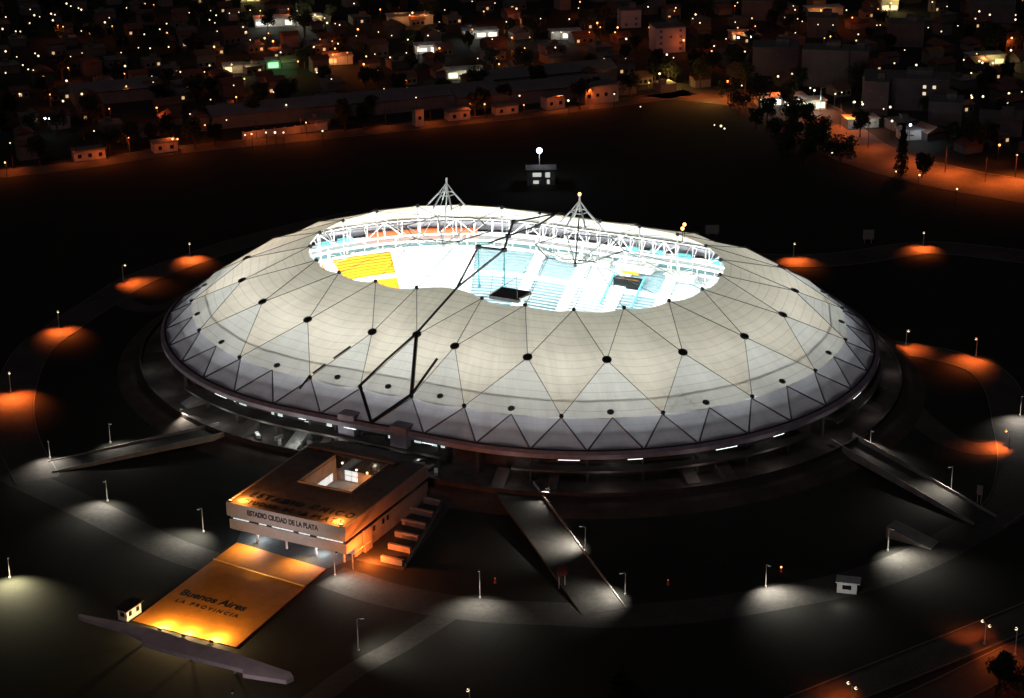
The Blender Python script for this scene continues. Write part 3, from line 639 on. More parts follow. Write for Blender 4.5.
# bridges from the concourse out to the ring path
def bridge(name, label, a, b, wd, side_h, parL=True, parR=True):
    a, b = Vector(a), Vector(b); o = thing(name, label, 'bridge', (a.x, a.y, 0), math.atan2(b.y-a.y, b.x-a.x)); Ln = math.hypot(b.x-a.x, b.y-a.y)
    mb = MB(); mb.prism([(0, -wd/2), (Ln, -wd/2), (Ln, wd/2), (0, wd/2)], [a.z-1.0, b.z-.3, b.z-.3, a.z-1.0], [a.z, b.z, b.z, a.z]); mb.build('deck', M_path, o)
    for s, on in ((1, parL), (-1, parR)):
        if not on: continue
        y0, y1 = s*wd/2, s*(wd/2+.3); mb = MB(); mb.prism([(0, y0), (Ln, y0), (Ln, y1), (0, y1)] if s > 0 else [(0, y1), (Ln, y1), (Ln, y0), (0, y0)], [a.z-1.1, b.z-.5, b.z-.5, a.z-1.1], [a.z+side_h, b.z+side_h*.35, b.z+side_h*.35, a.z+side_h]); pw_ = mb.build('parapet', M_conc, o)
        for k in range(1, int(Ln/4)):
            t = k*4/Ln; z = a.z+(b.z-a.z)*t; jb = MB(); hh = side_h*(1-.65*t); jb.box((k*4, s*(wd/2+.15), z+hh/2-.35), (.3, .46, hh+.9)); jb.build('pilaster', M_conc, pw_)
    return o
bridge('footbridge', 'pale footbridge running down from the left end of the stadium', G(222, 430, 3.0), G(50, 467, .06), 7.0, .9)
bridge('footbridge', 'pale footbridge with panelled wall running down from the right end of the stadium', G(842, 441, 3.0), G(985, 521, .06), 7.5, 1.6)
bridge('footbridge', 'broad footbridge running from the middle of the stadium towards the viewer', G(514, 487, 3.0), G(604, 612, .06), 10.5, .8, True, False)
# ================================================================== roads and paths
ribbon('ring_path', [G(*p) for p in ((-30, 455), (30, 482), (95, 512), (165, 546), (222, 566))], 10, .012, M_path)
ribbon('ring_path', [G(*p) for p in ((330, 576), (390, 595), (470, 609), (560, 614), (620, 616), (700, 610), (775, 598), (850, 583), (920, 558), (990, 520), (1060, 480))], 11, .012, M_path)
ribbon('service_path', [G(*p) for p in ((300, 712), (352, 672), (400, 645), (445, 616))], 6, .008, M_path)
ribbon('left_road', [G(*p) for p in ((38, 480), (18, 440), (14, 400), (30, 355), (62, 328), (100, 303), (135, 281), (190, 260), (235, 245), (300, 228), (360, 215))], 11, .016, M_asphalt, .3)
ribbon('turning_loop', [G(*p) for p in ((118, 292), (126, 303), (145, 309), (168, 306), (190, 296))], 7, .02, M_asphalt)
ribbon('rear_road', [G(*p) for p in ((640, 240), (720, 256), (790, 261), (850, 258), (923, 248), (985, 252), (1060, 262))], 13, .016, M_asphalt, .3)
ribbon('right_road', [G(*p) for p in ((850, 342), (905, 349), (950, 357), (985, 370), (1004, 392), (1012, 425), (1018, 460), (1010, 500), (985, 522))], 10, .016, M_asphalt, .3)
ribbon('right_loop', [G(*p) for p in ((1014, 443), (985, 449), (955, 443), (930, 427), (910, 408))], 8, .02, M_asphalt)
ribbon('avenue', [G(*p) for p in ((-60, 182), (0, 174), (90, 164), (170, 151), (300, 138), (420, 126), (520, 115), (610, 104), (690, 92))], 11, .012, M_asphalt, .4)
ribbon('highway', [G(*p) for p in ((640, 88), (740, 98), (800, 108), (830, 132), (870, 156), (940, 176), (1040, 194), (1100, 204))], 30, .012, M_asphalt, .4)
ribbon('carriageway', [G(*p) for p in ((780, 716), (860, 684), (940, 652), (1060, 603))], 9, .012, M_asphalt, .35)
ribbon('carriageway', [G(*p) for p in ((880, 722), (950, 690), (1010, 660), (1070, 633))], 9, .012, M_asphalt, .35)
# ================================================================== street lamps near the stadium
def lamp_post(top, base, label, color, power, bulbM, arm=.9, heads=1, name='lamp_post', cone=118, group=None, aim=None, h=None, tilt=.72):
    b = G(*base); hgt = h or 7.0
    # measured height: level at which the sight line of the top passes over the base
    d = ray(*top); t = (b.y-CAMP.y)/d.y; zt = CAMP.z+d.z*t
    hgt = h or max(4.5, min(13, zt)); o = thing(name, label, 'street lamp', b, 0, group)
    mb = MB(); mb.bar((0, 0, 0), (0, 0, hgt), .14, 8, .09); mb.box((0, 0, .2), (.5, .5, .4)); mb.build('pole', M_pole, o)
    tgt = aim if aim is not None else G(base[0], base[1]+14); dx = Vector((tgt.x-b.x, tgt.y-b.y, 0)); dx = dx.normalized() if dx.length > .1 else Vector((0, -1, 0))
    for k in range(heads):
        s = 1 if k == 0 else -1; e = dx*arm*s; mb = MB(); mb.bar((0, 0, hgt-.1), (e.x, e.y, hgt+.25), .07, 6); mb.build('arm', M_pole, o)
        hb = MB(); hb.box((e.x*1.25, e.y*1.25, hgt+.28), (.9, .5, .2), math.atan2(dx.y, dx.x)); hd = hb.build('lamp_head', M_dark_steel, o)
        gb = MB(); gb.box((e.x*1.25, e.y*1.25, hgt+.14), (.8, .42, .1), math.atan2(dx.y, dx.x)); gb.build('lens', bulbM, hd)
        if bulbM is not M_glow_cool:
            g2 = MB(); g2.ball((e.x*1.25, e.y*1.25, hgt+.1), .34, 8, 6); g2.build('globe', bulbM, hd)
        lamp('SPOT', (e.x*1.2, e.y*1.2, hgt-.05), power, color, o, .25, (dx.x*s*tilt, dx.y*s*tilt, -1), rad(cone), 1.0)
    return o
COOL = (1.0, .93, .82); ORG = (1.0, .165, .024)
cool = [((47.6, 440), (50, 458), (50, 474), 1.0, 'first thin white lamp post by the lower end of the left footbridge'),
 ((108, 423), (110.5, 443), (120, 450), .7, 'thin white lamp post halfway along the left footbridge'),
 ((179, 408), (181.5, 425), (190, 434), .6, 'thin white lamp post near the stadium end of the left footbridge'),
 ((104.7, 480), (107.6, 501), (98, 515), 1.3, 'thin white lamp post on the path left of the entrance building'),
 ((200.5, 508), (203.5, 532), (175, 547), 1.7, 'thin white lamp post just left of the entrance building'),
 ((479, 569), (480, 598), (478, 610), 1.2, 'tall thin white lamp post in the pool of light in the foreground path'),
 ((357, 619), (358.4, 651), (388, 650), .7, 'thin white lamp post beside the service path in the foreground'),
 ((548.8, 488), (549, 503), (535, 515), 1.2, 'thin white lamp post at the stadium end of the middle footbridge'),
 ((585, 527), (585.4, 551), (563, 550), 1.5, 'thin white lamp post halfway along the middle footbridge'),
 ((625.6, 573), (625.3, 595), (596, 600), 1.2, 'thin white lamp post at the lower end of the middle footbridge'),
 ((872, 430), (870, 449), (880, 462), .9, 'thin white lamp post at the stadium end of the right footbridge'),
 ((953, 466.5), (951, 491), (935, 497), .8, 'thin white lamp post at the lower end of the right footbridge'),
 ((890, 528), (887.7, 551), (905, 560), 1.9, 'thin white lamp post by the brighter pool of light on the right path'),
 ((768, 564), (765.6, 587), (778, 597), 1.9, 'thin white lamp post left of the ticket kiosk'),
 ((334, 552), (335, 576), (352, 588), 1.1, 'thin white lamp post at the right corner of the forecourt')]
for tp, bs, am, k, lb in cool:
    lamp_post(tp, bs, lb, COOL, LAMP_W*k, M_glow_cool, aim=G(*am), group=None)
# a light standing out of the picture's left edge on the grass
lamp_post((8, 556), (10, 578), 'lamp post over the yellowish pool of light on grass at the left edge', (1, .9, .55), LAMP_W*4.5, M_glow_cool, aim=G(14, 594))
lamp_post((1019, 395), (1020, 416), 'lamp post over the pale pool of light at the right edge', (1, .95, .85), LAMP_W*1.2, M_glow_cool, aim=G(1024, 432))
lamp_post((234, 692), (236, 742), 'pale lamp post at the bottom edge below the gate canopy', (1, .86, .9), LAMP_W*.75, M_glow_cool, aim=G(228, 690), h=11)
orange = [((122, 265), (123.5, 281), (140, 284), 1.6, 'orange street lamp with a bright head on the left road'),
 ((188, 243), (190, 256), (193, 262), 1.6, 'orange street lamp on the left road farthest from the viewer'),
 ((57, 311), (59, 327), (62, 333), 1.5, 'orange street lamp on the bend of the left road'),
 ((10, 372), (11, 392), (16, 405), 2.8, 'orange street lamp over the brightest patch at the left edge'),
 ((923, 232), (923.3, 245), (922, 250), 1.5, 'orange street lamp on the rear road right of the stadium'),
 ((975, 338), (976, 356), (970, 362), 1.6, 'glaring orange street lamp on the right road'),
 ((1007, 431), (1009, 446), (985, 449), 1.3, 'small orange lamp on the loop at the right edge'),
 ((793, 243), (793.4, 257), (797, 262), 1.6, 'orange street lamp on the rear road close behind the stadium'),
 ((905, 330), (906, 344), (912, 349), .9, 'orange street lamp on the road just right of the stadium')]
for tp, bs, am, k, lb in orange:
    lamp_post(tp, bs, lb, ORG, ORG_W*k*random.uniform(.7, 1.15), M_bulb_o if 'glaring' in lb or 'small orange' in lb else M_bulb_w, aim=G(*am), arm=1.0, cone=112, tilt=.5)
for (tp, bs, k, lb) in (((986, 624), (984.4, 644), 1.1, 'double headed orange lamp on the carriageway at the right edge'), ((852.5, 686), (851, 705), 1.1, 'double headed orange lamp at the bottom edge of the picture')):
    lamp_post(tp, bs, lb, ORG, ORG_W*k*.2, M_bulb_w, heads=2, cone=110, tilt=.5, arm=1.0, aim=G(bs[0]+14, bs[1]+10))
for px, py, lb in ((1015, 655, 'dim orange street lamp beyond the right carriageway'), (470, 716, 'orange street lamp cut off by the bottom edge left of the middle')):
    lamp_post((px, py-28), (px, py), lb, ORG, ORG_W*.2, M_bulb_w, aim=G(px-6, py+10))
def sign(label, px, py, h, w_, hh, M, rz=0.0, face=None):
    o = thing('sign_board', label, 'sign', G(px, py), rz); mb = MB()
    mb.bar((-w_*.3, 0, 0), (-w_*.3, 0, h), .09, 6); mb.bar((w_*.3, 0, 0), (w_*.3, 0, h), .09, 6); mb.build('post', M_pole, o)
    mb = MB(); mb.box((0, -.12, h-hh/2), (w_, .16, hh)); mb.build('panel', M, o); return o
sign('dark red sign board on posts beside the middle footbridge', 562, 588, 5.6, 2.6, 2.4, mat('maroon_panel', (.22, .03, .025), .6), rad(25))
sign('grey sign on a post at the lower end of the right footbridge', 979, 503, 5.0, 1.5, 2.6, M_conc, rad(-30))
sign('small pale sign board in the dark ground behind the stadium', 712, 236, 4.2, 5.0, 3.4, M_conc)
sign('small grey sign board by the rear road right of the stadium', 868, 243, 5.0, 4.0, 3.6, M_conc)
tr = thing('concrete_ramp', 'grey wedge-shaped concrete ramp by the right hand path', 'ramp', G(905, 538), rad(-35))
mb = MB(); mb.prism([(-4, -2.5), (8, -2.5), (8, 2.5), (-4, 2.5)], 0, [3.0, .2, .2, 3.0]); mb.build('slab', M_conc, tr)
# orange cone lights on the dark lawns
for px, py, lb in ((781, 572, 'small glowing orange marker light on the lawn right of a lamp post'), (495, 583, 'faint red marker light on the lawn behind the foreground path'), (668, 585, 'faint red marker light on the lawn left of the right hand path')):
    o = thing('marker_light', lb, 'marker light', G(px, py)); mb = MB(); mb.bar((0, 0, 0), (0, 0, 1.1), .35, 8, .12); mb.build('body', M_orange_board, o)
    mb = MB(); mb.ball((0, 0, 1.3), .26 if px == 781 else .14, 8, 6); mb.build('bulb', M_bulb_o if px == 781 else mat('dim_red', (.5, .1, .05), .5, emit=(1, .15, .05), estr=.8), o)
# flood-lit hut on the dark field behind
hut = thing('control_hut', 'small hut with lit windows under a bright white floodlight on the dark field', 'hut', G(541, 183))
mb = MB(); mb.box((0, 0, 3), (11, 7, 6)); mb.build('wall', mat('hut_wall', (.25, .25, .27), .8, noise=.3, scale=.4), hut)
mb = MB(); mb.box((0, 0, 6.2), (12, 8, .4)); mb.build('roof', M_conc_dark, hut)
for x, z, ww, hh in ((-1.6, 4.4, 3.4, 1.6), (2.6, 4.3, 1.8, 2.0), (-2.0, 1.4, 2.2, 1.3), (2.8, 1.5, 1.0, 1.7)):
    mb = MB(); mb.box((x, -3.55, z), (ww, .1, hh)); mb.build('window', mat('hut_glow', (.9, .9, .8), .5, emit=(.95, 1, .9), estr=.55), hut)
mast_ = thing('flood_mast', 'floodlight mast with a glaring white head above the small hut', 'floodlight', G(541, 182)+Vector((-.5, 4.6, 0)))
mb = MB(); mb.bar((0, 0, 0), (0, 0, 11.2), .2, 8); mb.build('pole', M_pole, mast_)
mb = MB(); mb.ball((0, 0, 11.6), 1.15, 10, 8); mb.build('lamp_head', M_bulb_b, mast_)
lamp('POINT', (0, -3.5, 11.5), 700, (.75, .85, 1), mast_, .6)

# ================================================================== the dark city
def boundary(x):                                   # far edge of the open ground, along the avenue and the highway
    P = [(-420, 130), (-261, 190), (-207, 214), (-91, 267), (40, 313), (83, 335), (118, 312), (150, 262), (198, 205), (224, 190), (420, 150)]
    for (a, b), (c, d) in zip(P, P[1:]):
        if a <= x <= c: return b+(d-b)*(x-a)/(c-a)
    return 260
houseM = [mat('house_wall_a', (.15, .125, .12), .9, noise=.3, scale=.3), mat('house_wall_b', (.20, .17, .165), .9, noise=.3, scale=.3), mat('house_wall_c', (.11, .085, .08), .9, noise=.3, scale=.3)]
tileM = [mat('roof_tile', (.16, .075, .055), .9, noise=.4, scale=1), mat('flat_roof', (.17, .16, .16), .9, noise=.4, scale=.5)]
def house_mesh(kind):
    rr = random.Random(kind); W_, D_, H_ = rr.uniform(7, 11), rr.uniform(6, 10), rr.choice((3.6, 3.8, 6.4)); mb = MB(); mb.slot(0)
    mb.box((0, 0, H_/2), (W_, D_, H_))
    if kind % 3 == 0: mb.slot(1); mb.box((0, 0, H_+.15), (W_+.5, D_+.5, .3)); mb.slot(0); mb.box((W_*.2, D_*.1, H_+1.2), (3, 2.6, 1.9))
    else:
        mb.slot(1); o = .5; z = H_; r_ = D_*.24
        mb.add([(-W_/2-o, -D_/2-o, z), (W_/2+o, -D_/2-o, z), (W_/2+o, D_/2+o, z), (-W_/2-o, D_/2+o, z), (-W_/2-o, 0, z+r_), (W_/2+o, 0, z+r_)], [(0, 1, 5, 4), (2, 3, 4, 5), (1, 2, 5), (3, 0, 4), (3, 2, 1, 0)])
    mb.slot(2)
    lit_ = rr.randrange(3) if kind % 4 != 1 else -1
    for k in range(3): mb.slot(3 if k == lit_ else 2); mb.box((-W_*.33+k*W_*.33, -D_/2-.03, 1.7), (1.3, .1, 1.4))
    me = mb.build('dark_house', [houseM[kind % 3], tileM[0 if kind % 3 else 1], M_glass_dark, mat('house_window_lit', (1, .8, .5), .5, emit=(1, .62, .28), estr=.7)])
    return me
hv = [house_mesh(k) for k in range(9)]; protos = [h.data for h in hv]
for h in hv: bpy.data.objects.remove(h)
placed = []
def clear_of(x, y, d): return all((x-a)**2+(y-b)**2 > d*d for a, b in placed)
HW = [G(*p) for p in ((740, 98), (800, 108), (830, 132), (870, 156), (940, 176), (1040, 194))]
def near_highway(x, y): return any((x-p.x)**2+(y-p.y)**2 < 27**2 for p in HW)
# houses seen lit along the avenue, each by its own look
front = [((87, 161), 13, 6, 4.2, 'long low house lit orange on the avenue at the far left'), ((163, 153), 10, 6, 4, 'low house lit orange behind the avenue lamps left of the long wall'), ((553, 110), 9, 7, 5.5, 'house with a lit gable on the avenue above the hut floodlight'), ((598, 104), 17, 9, 8, 'two storey orange lit house at the right end of the avenue'), ((418, 127), 4, 4, 7.5, 'narrow upright lit building on the avenue left of the middle'), ((457, 121), 10, 6, 4, 'small orange lit house on the avenue near the middle'), ((505, 115), 11, 5, 3.5, 'low shed with a pale wall on the avenue')]
for (px, py), w_, d_, h_, lb in front:
    p = G(px, py); o = thing('lit_house', lb, 'house', (p.x, p.y+d_/2+1, 0), rad(24)); placed.append((p.x, p.y))
    mb = MB(); mb.box((0, 0, h_/2), (w_, d_, h_)); mb.build('wall', mat('front_house_wall', (.5, .4, .34), .9, noise=.3, scale=.4), o)
    mb = MB(); mb.box((0, 0, h_+.2), (w_+.8, d_+.8, .4)); mb.build('roof', tileM[1], o)
    for k in range(max(1, int(w_//4))):
        mb = MB(); mb.box((-w_/2+(k+.5)*w_/max(1, int(w_//4)), -d_/2-.04, h_*.5), (1.5, .1, 1.5)); mb.build('window', M_glass_dark, o)
    lamp('POINT', (random.uniform(-2, 2), -d_/2-4.5, 5.5), 550*CITY_W, ORG, o, .3)
p0, p1 = G(242, 142), G(326, 132)
ww = thing('long_wall', 'long pale boundary wall lit orange along the avenue', 'wall', (p0.x, p0.y+4, 0), math.atan2(p1.y-p0.y, p1.x-p0.x)); Lw = (p1-p0).length
mb = MB(); mb.box((Lw/2, 0, 1.6), (Lw, .4, 3.2)); mb.build('face', M_conc, ww)
mb = MB(); [mb.box((k*Lw/8, 0, 1.8), (.7, .7, 3.6)) for k in range(9)]; mb.build('pier', M_conc, ww)
for k in (.15, .85, .6): lamp('POINT', (Lw*k, -5, 6), 1000*CITY_W, ORG, ww, .3)
# apartment blocks
M_win = mat('dull_window', (.10, .085, .09), .4)
def block(px, py, w_, d_, h_, rz, label, M, lit=()):
    h_ *= .66; w_ *= .9
    p = G(px, py); placed.append((p.x, p.y)); o = thing('apartment_block', label, 'building', p, rz)
    mb = MB(); mb.box((0, 0, h_/2), (w_, d_, h_)); mb.build('wall', M, o)
    mb = MB(); mb.box((0, 0, h_+.3), (w_+.4, d_+.4, .6)); mb.box((w_*.15, 0, h_+2), (w_*.3, d_*.4, 3)); mb.build('roof', tileM[1], o)
    nf = max(2, int(h_/3.1)); nc = max(2, int(w_/4))
    wd = None
    for f_ in range(nf):
        for c in range(nc):
            if random.random() < .25: continue
            if wd is None: wb = MB(); wb.box((0, 0, 0), (1.4, .1, 1.3)); wo = wb.build('window', M_win, o); wd = wo.data
            else: wo = bpy.data.objects.new('window', wd); COL.objects.link(wo); wo.parent = o
            wo.location = (-w_/2+(c+.5)*w_/nc, -d_/2-.03, 1.9+f_*3.05)
    for f_, c in lit:
        lb_ = MB(); lb_.box((-w_/2+(c+.5)*w_/nc, -d_/2-.1, 1.9+f_*3.05), (1.4, .06, 1.4)); lb_.build('lit_window', mat('warm_window', (1, .9, .7), .5, emit=(1, .85, .6), estr=.8), o)
    return o
pale, mauve = mat('tower_pale', (.46, .41, .47), .85, noise=.12, scale=.2), mat('tower_mauve', (.16, .12, .13), .9, noise=.3, scale=.15)
block(667, 50, 17, 13, 19, rad(12), 'pale slab tower alone in the upper middle of the city', pale)
block(629, 26, 12, 10, 14, rad(10), 'small pale tower left of the pale slab tower', pale)
block(825, 84, 24, 14, 26, rad(-12), 'wide dark apartment tower right of the dark park', mauve)
block(856, 84, 12, 14, 25, rad(-12), 'narrow dark apartment tower touching the wide one', mauve)
block(775, 72, 24, 16, 20, rad(-8), 'broad dark apartment block behind the lit shops', mauve)
block(905, 106, 42, 16, 21, rad(-14), 'widest dark apartment block with two lit windows in the right of the city', mauve, ((3, 6), (3, 7), (2, 6)))
block(945, 122, 16, 14, 15, rad(-14), 'dark apartment block at the foot of the widest one', mauve)
block(876, 112, 12, 12, 22, rad(-14), 'dark stair tower left of the widest apartment block', mauve)
block(905, 44, 20, 14, 17, rad(-10), 'dark apartment block in the upper right of the city', mauve)
block(822, 35, 17, 14, 15, rad(-10), 'pinkish grey apartment block in the far right of the city', mauve)
block(992, 20, 26, 14, 15, rad(-14), 'long dark apartment block at the top right corner', mauve)
block(757, 18, 18, 14, 15, rad(-10), 'dark apartment block near the top edge right of the pale slab tower', mauve)
block(1000, 132, 20, 14, 11, rad(-14), 'low dark apartment block at the right edge of the city', mauve)
# warehouses with long roofs
for px, py, L_, lb in ((545, 82, 66, 'long dark warehouse roof above the avenue, upper of two'), (530, 98, 76, 'long dark warehouse roof above the avenue, lower of two'), (430, 104, 60, 'dark industrial shed left of the long warehouses'), (275, 118, 60, 'dark shed behind the long boundary wall'), (115, 98, 40, 'dark shed in the left of the city'), (360, 110, 40, 'dark shed between the boundary wall and the avenue')):
    p = G(px, py); placed.append((p.x, p.y)); o = thing('warehouse', lb, 'warehouse', p, rad(20)); mb = MB(); mb.box((0, 0, 3), (L_, 20, 6)); mb.build('wall', houseM[1], o)
    mb = MB(); mb.add([(-L_/2-.5, -10.5, 6), (L_/2+.5, -10.5, 6), (L_/2+.5, 10.5, 6), (-L_/2-.5, 10.5, 6), (-L_/2-.5, 0, 8.6), (L_/2+.5, 0, 8.6)], [(0, 1, 5, 4), (2, 3, 4, 5), (1, 2, 5), (3, 0, 4), (3, 2, 1, 0)]); mb.build('roof', mat('sheet_roof', (.20, .18, .19), .6, noise=.3, scale=.1), o)
tries = 0; n_h = 0
while n_h < 270 and tries < 9000:
    tries += 1; y = 180+random.random()**.9*440; x = random.uniform(-1, 1)*(y+569)*.275
    if y < boundary(x)+14 or not clear_of(x, y, 17) or near_highway(x, y): continue
    q = Vector((x, y, 0))
    # the park of dark trees beside the highway stays free
    if 75 < x < 150 and y < 318: continue
    placed.append((x, y)); n_h += 1
    o = bpy.data.objects.new('dark_house', protos[random.randrange(9)]); COL.objects.link(o)
    o.location = (x, y, 0); o.rotation_euler = (0, 0, rad(23+random.choice((0, 90, 180))+random.uniform(-3, 3)))
    tag(o, 'dark low house of the night city beyond the avenue, hardly lit by the lamps', 'house', 'dark houses of the city')
# trees: trunk, limbs and a crown of many leaf clumps
def tree_meshes(seed, h, rw, cyp=False):
    rr = random.Random(seed); tb = MB(); tb.bar((0, 0, 0), (0, 0, h*.45), h*.028, 7, h*.018); tips = []
    for k in range(7):
        a = k*2.4; z0 = h*(.25+.05*k); e = Vector((math.cos(a)*rw*.6, math.sin(a)*rw*.6, z0+h*.28)); tb.bar((0, 0, z0), e, h*.012, 5, h*.005); tips.append(e)
    lb = MB()
    cl = [(Vector((math.cos(a)*rw*.62*q, math.sin(a)*rw*.62*q, h*(.38+.5*zz))), rw*(.30+.22*rr.random())) for a, q, zz in ((rr.uniform(0, 6.28), rr.random()**.5, rr.random()) for _ in range(15))] if not cyp else [(Vector((rr.uniform(-.3, .3), rr.uniform(-.3, .3), h*(.1+.86*k/14))), rw*(1.0-.85*(k/14)**1.5)) for k in range(15)]
    for c, r_ in cl:
        for _ in range(85):
            d = Vector((rr.gauss(0, 1), rr.gauss(0, 1), rr.gauss(0, 1))).normalized()*r_*rr.random()**.35; p = c+d; s = rr.uniform(.22, .5)
            u = Vector((rr.gauss(0, 1), rr.gauss(0, 1), rr.gauss(0, 1))).normalized(); v = u.orthogonal().normalized()
            lb.add([p-u*s-v*s*.5, p+u*s-v*s*.5, p+u*s*.6+v*s*.6, p-u*s*.6+v*s*.6], [(0, 1, 2, 3)])
    a = tb.build('trunk', M_bark); b = lb.build('crown', M_leaf); return a, b
TV = [tree_meshes(1, 11, 4.6), tree_meshes(2, 14, 6.0), tree_meshes(3, 9, 4.0), tree_meshes(4, 19, 2.6, True)]
TD = [(a.data, b.data) for a, b in TV]
for a, b in TV: bpy.data.objects.remove(a); bpy.data.objects.remove(b)
def tree(p, kind, label, group=None, sc_=1.0, name='tree'):
    o = thing(name, label, 'tree', p, random.uniform(0, 6), group); o.scale = (sc_,)*3
    for n_, me in zip(('trunk', 'crown'), TD[kind]):
        c = bpy.data.objects.new(n_, me); COL.objects.link(c); c.parent = o
    return o
tree(G(901, 176), 3, 'tall dark cypress standing against the orange highway', sc_=1.15, name='cypress_tree')
tree(G(922, 178), 2, 'round dark tree right of the cypress by the highway', sc_=1.1)
tree(G(1016, 712), 1, 'dark leafy tree at the bottom right corner', sc_=.9); tree(G(998, 690), 0, 'dark tree beside the carriageway at the bottom right', sc_=.8)
tree(G(625, 712), 0, 'dim reddish tree cut by the bottom edge of the picture', sc_=.9)
for px, py in ((755, 130), (770, 122), (788, 132), (803, 128), (775, 145), (795, 148), (812, 150), (760, 112), (785, 112), (740, 118), (822, 162), (805, 165), (840, 172), (782, 160)):
    tree(G(px+random.uniform(-4, 4), py), random.choice((0, 1, 1)), 'dense dark tree of the park between the stadium field and the highway', 'dark park trees', random.uniform(.9, 1.3))
for px, py in ((860, 137), (975, 152), (955, 149), (990, 148), (630, 100), (700, 88), (655, 82), (745, 92), (130, 152), (215, 146), (195, 150), (345, 132), (365, 130), (110, 156), (40, 166), (475, 116), (580, 110)):
    tree(G(px, py), random.choice((0, 1)), 'dark tree beside the avenue or highway at the edge of the city', 'trees at the city edge', random.uniform(.8, 1.1))
n_t = 0; tries = 0
while n_t < 190 and tries < 4000:
    tries += 1; y = 190+random.random()*440; x = random.uniform(-1, 1)*(y+569)*.275
    if y < boundary(x)+15 or not clear_of(x, y, 8.5) or near_highway(x, y): continue
    placed.append((x, y)); n_t += 1; tree((x, y, 0), random.choice((0, 1, 2)), 'dark tree between the houses of the night city', 'trees among the city houses', random.uniform(.7, 1.1))
# ------------------------------------------------------------------ the lamps of the city, one by one where the photograph shows them
PA = [(23,67),(10,114),(62,123),(80,124),(117,92),(135,60),(156,66),(119,37),(201,54),(216,58),(208,80),(228,101,1),(248,105,1),(320,122),(262,14),(279,24),(309,32),(320,38),(430,70),(413,88),(442,103,1),(498,31),(487,153),(477,207),(492,260),(490,290,1),(487,317,1),(497,340,1),(568,135),(629,115),(656,93),(657,130,1),(545,188),(591,190),(664,185),(605,19,1),(570,15),(745,50),(769,41),(829,42),(851,60),(825,78),(846,90),(869,108,1),(855,123),(903,52),(941,48),(969,58),(957,106),(969,126),(985,157),(843,184,1),(912,254),(825,258),(805,283,1),(710,283),(583,306),(598,301),(603,324),(621,320),(920,336),(829,392),(930,382,1),(22,202),(66,224),(138,210),(151,220),(278,223),(323,209),(90,256),(111,273),(131,276),(22,287),(170,301,1),(268,267,1),(262,318),(77,370),(197,372,1),(248,398),(322,370),(430,428,1),(617,424,1),(962,310,1)]
PB = [(40,40),(80,42,1),(190,35,1),(225,42),(257,50),(295,58),(333,71),(343,90),(375,93),(392,98),(24,125),(112,131,1),(97,150,1),(130,162,1),(160,206),(291,185),(315,155,1),(363,162,1),(386,172),(374,191,1),(365,215,1),(422,207,1),(464,115,1),(458,141),(545,126),(597,140),(661,156),(740,140),(552,37,1),(449,14),(668,60),(679,50,1),(785,87),(806,39),(702,188,1),(785,190,1),(762,205),(655,208),(591,226),(497,222,1),(531,213),(487,253,1),(543,275),(302,285),(360,311),(655,315,1),(567,350),(693,384),(963,410,1),(993,154),(915,116,1),(936,230),(1020,252,1),(960,45,1),(914,5),(1004,12),(138,362),(222,385),(182,413),(228,242,1),(79,338,1)]
PC = [(65,34,1),(25,86),(315,7,1),(309,32),(160,73),(273,75),(383,90,1),(395,107,1),(463,108,1),(453,127,1),(352,127,1),(208,128),(240,127),(117,147,1),(47,148,1),(97,189,1),(86,207,1),(80,274,1),(218,187),(410,232),(494,232),(588,107,1),(608,134,1),(497,153),(583,27),(692,31),(687,43,1),(770,57),(759,73),(787,90),(723,158,1),(657,215),(683,227),(890,153),(938,148,2),(988,145,2),(843,181),(833,201,1),(964,203),(926,87),(936,109,1),(1005,103,1),(992,72,1),(935,10),(925,23,1),(322,337),(77,377),(269,396),(94,413,1),(450,370),(628,290),(896,320,1),(952,337),(970,397),(553,420),(586,325,1)]
PD = [(17,12),(129,23),(136,38),(97,67),(146,73),(164,83),(236,40,1),(283,52,1),(335,39),(358,68,1),(225,95),(283,97),(137,127),(116,165),(106,183),(207,195),(229,213),(211,225,1),(250,148,1),(273,141,1),(381,133),(373,157,1),(453,98),(466,97),(458,35,1),(507,12),(502,35),(668,8),(725,25),(850,44),(891,57),(835,72),(991,58),(990,76),(767,100),(652,107),(703,122),(976,147,1),(973,195),(840,208),(850,237),(862,243),(903,245),(819,283),(790,232),(690,230),(606,252),(561,194),(521,245),(516,313),(125,285),(70,296),(195,341),(211,350),(292,364),(317,358),(363,396),(398,404),(170,398,1),(109,408),(505,415),(479,422),(779,384),(819,370),(927,338),(965,362),(1015,356),(959,398)]
PE = [(97,237,2),(90,237,2),(188,262),(20,286),(257,275,1),(252,272,1),(345,278),(355,278,1),(490,270),(503,268),(532,265),(550,265),(567,265),(612,245,1),(645,262),(453,240),(380,228),(547,184),(592,196),(410,250,1),(10,325,1)]
PF = [(498,200),(523,210),(560,213),(583,207,1),(640,305),(405,250),(418,252),(425,257),(768,343),(815,350),(890,378),(975,290,1),(760,242),(797,250,2),(700,204),(685,204),(740,180),(920,195),(942,193),(980,223),(897,195),(975,170),(1010,310)]
pix = [(x*.254, y*.254, *r) for x, y, *r in PA]+[(240+x*.254, y*.254, *r) for x, y, *r in PB]+[(500+x*.254, y*.254, *r) for x, y, *r in PC]+[(760+x*.258, y*.258, *r) for x, y, *r in PD]+[(x*.5, y*.5, *r) for x, y, *r in PE]+[(512+x*.5, y*.5, *r) for x, y, *r in PF]
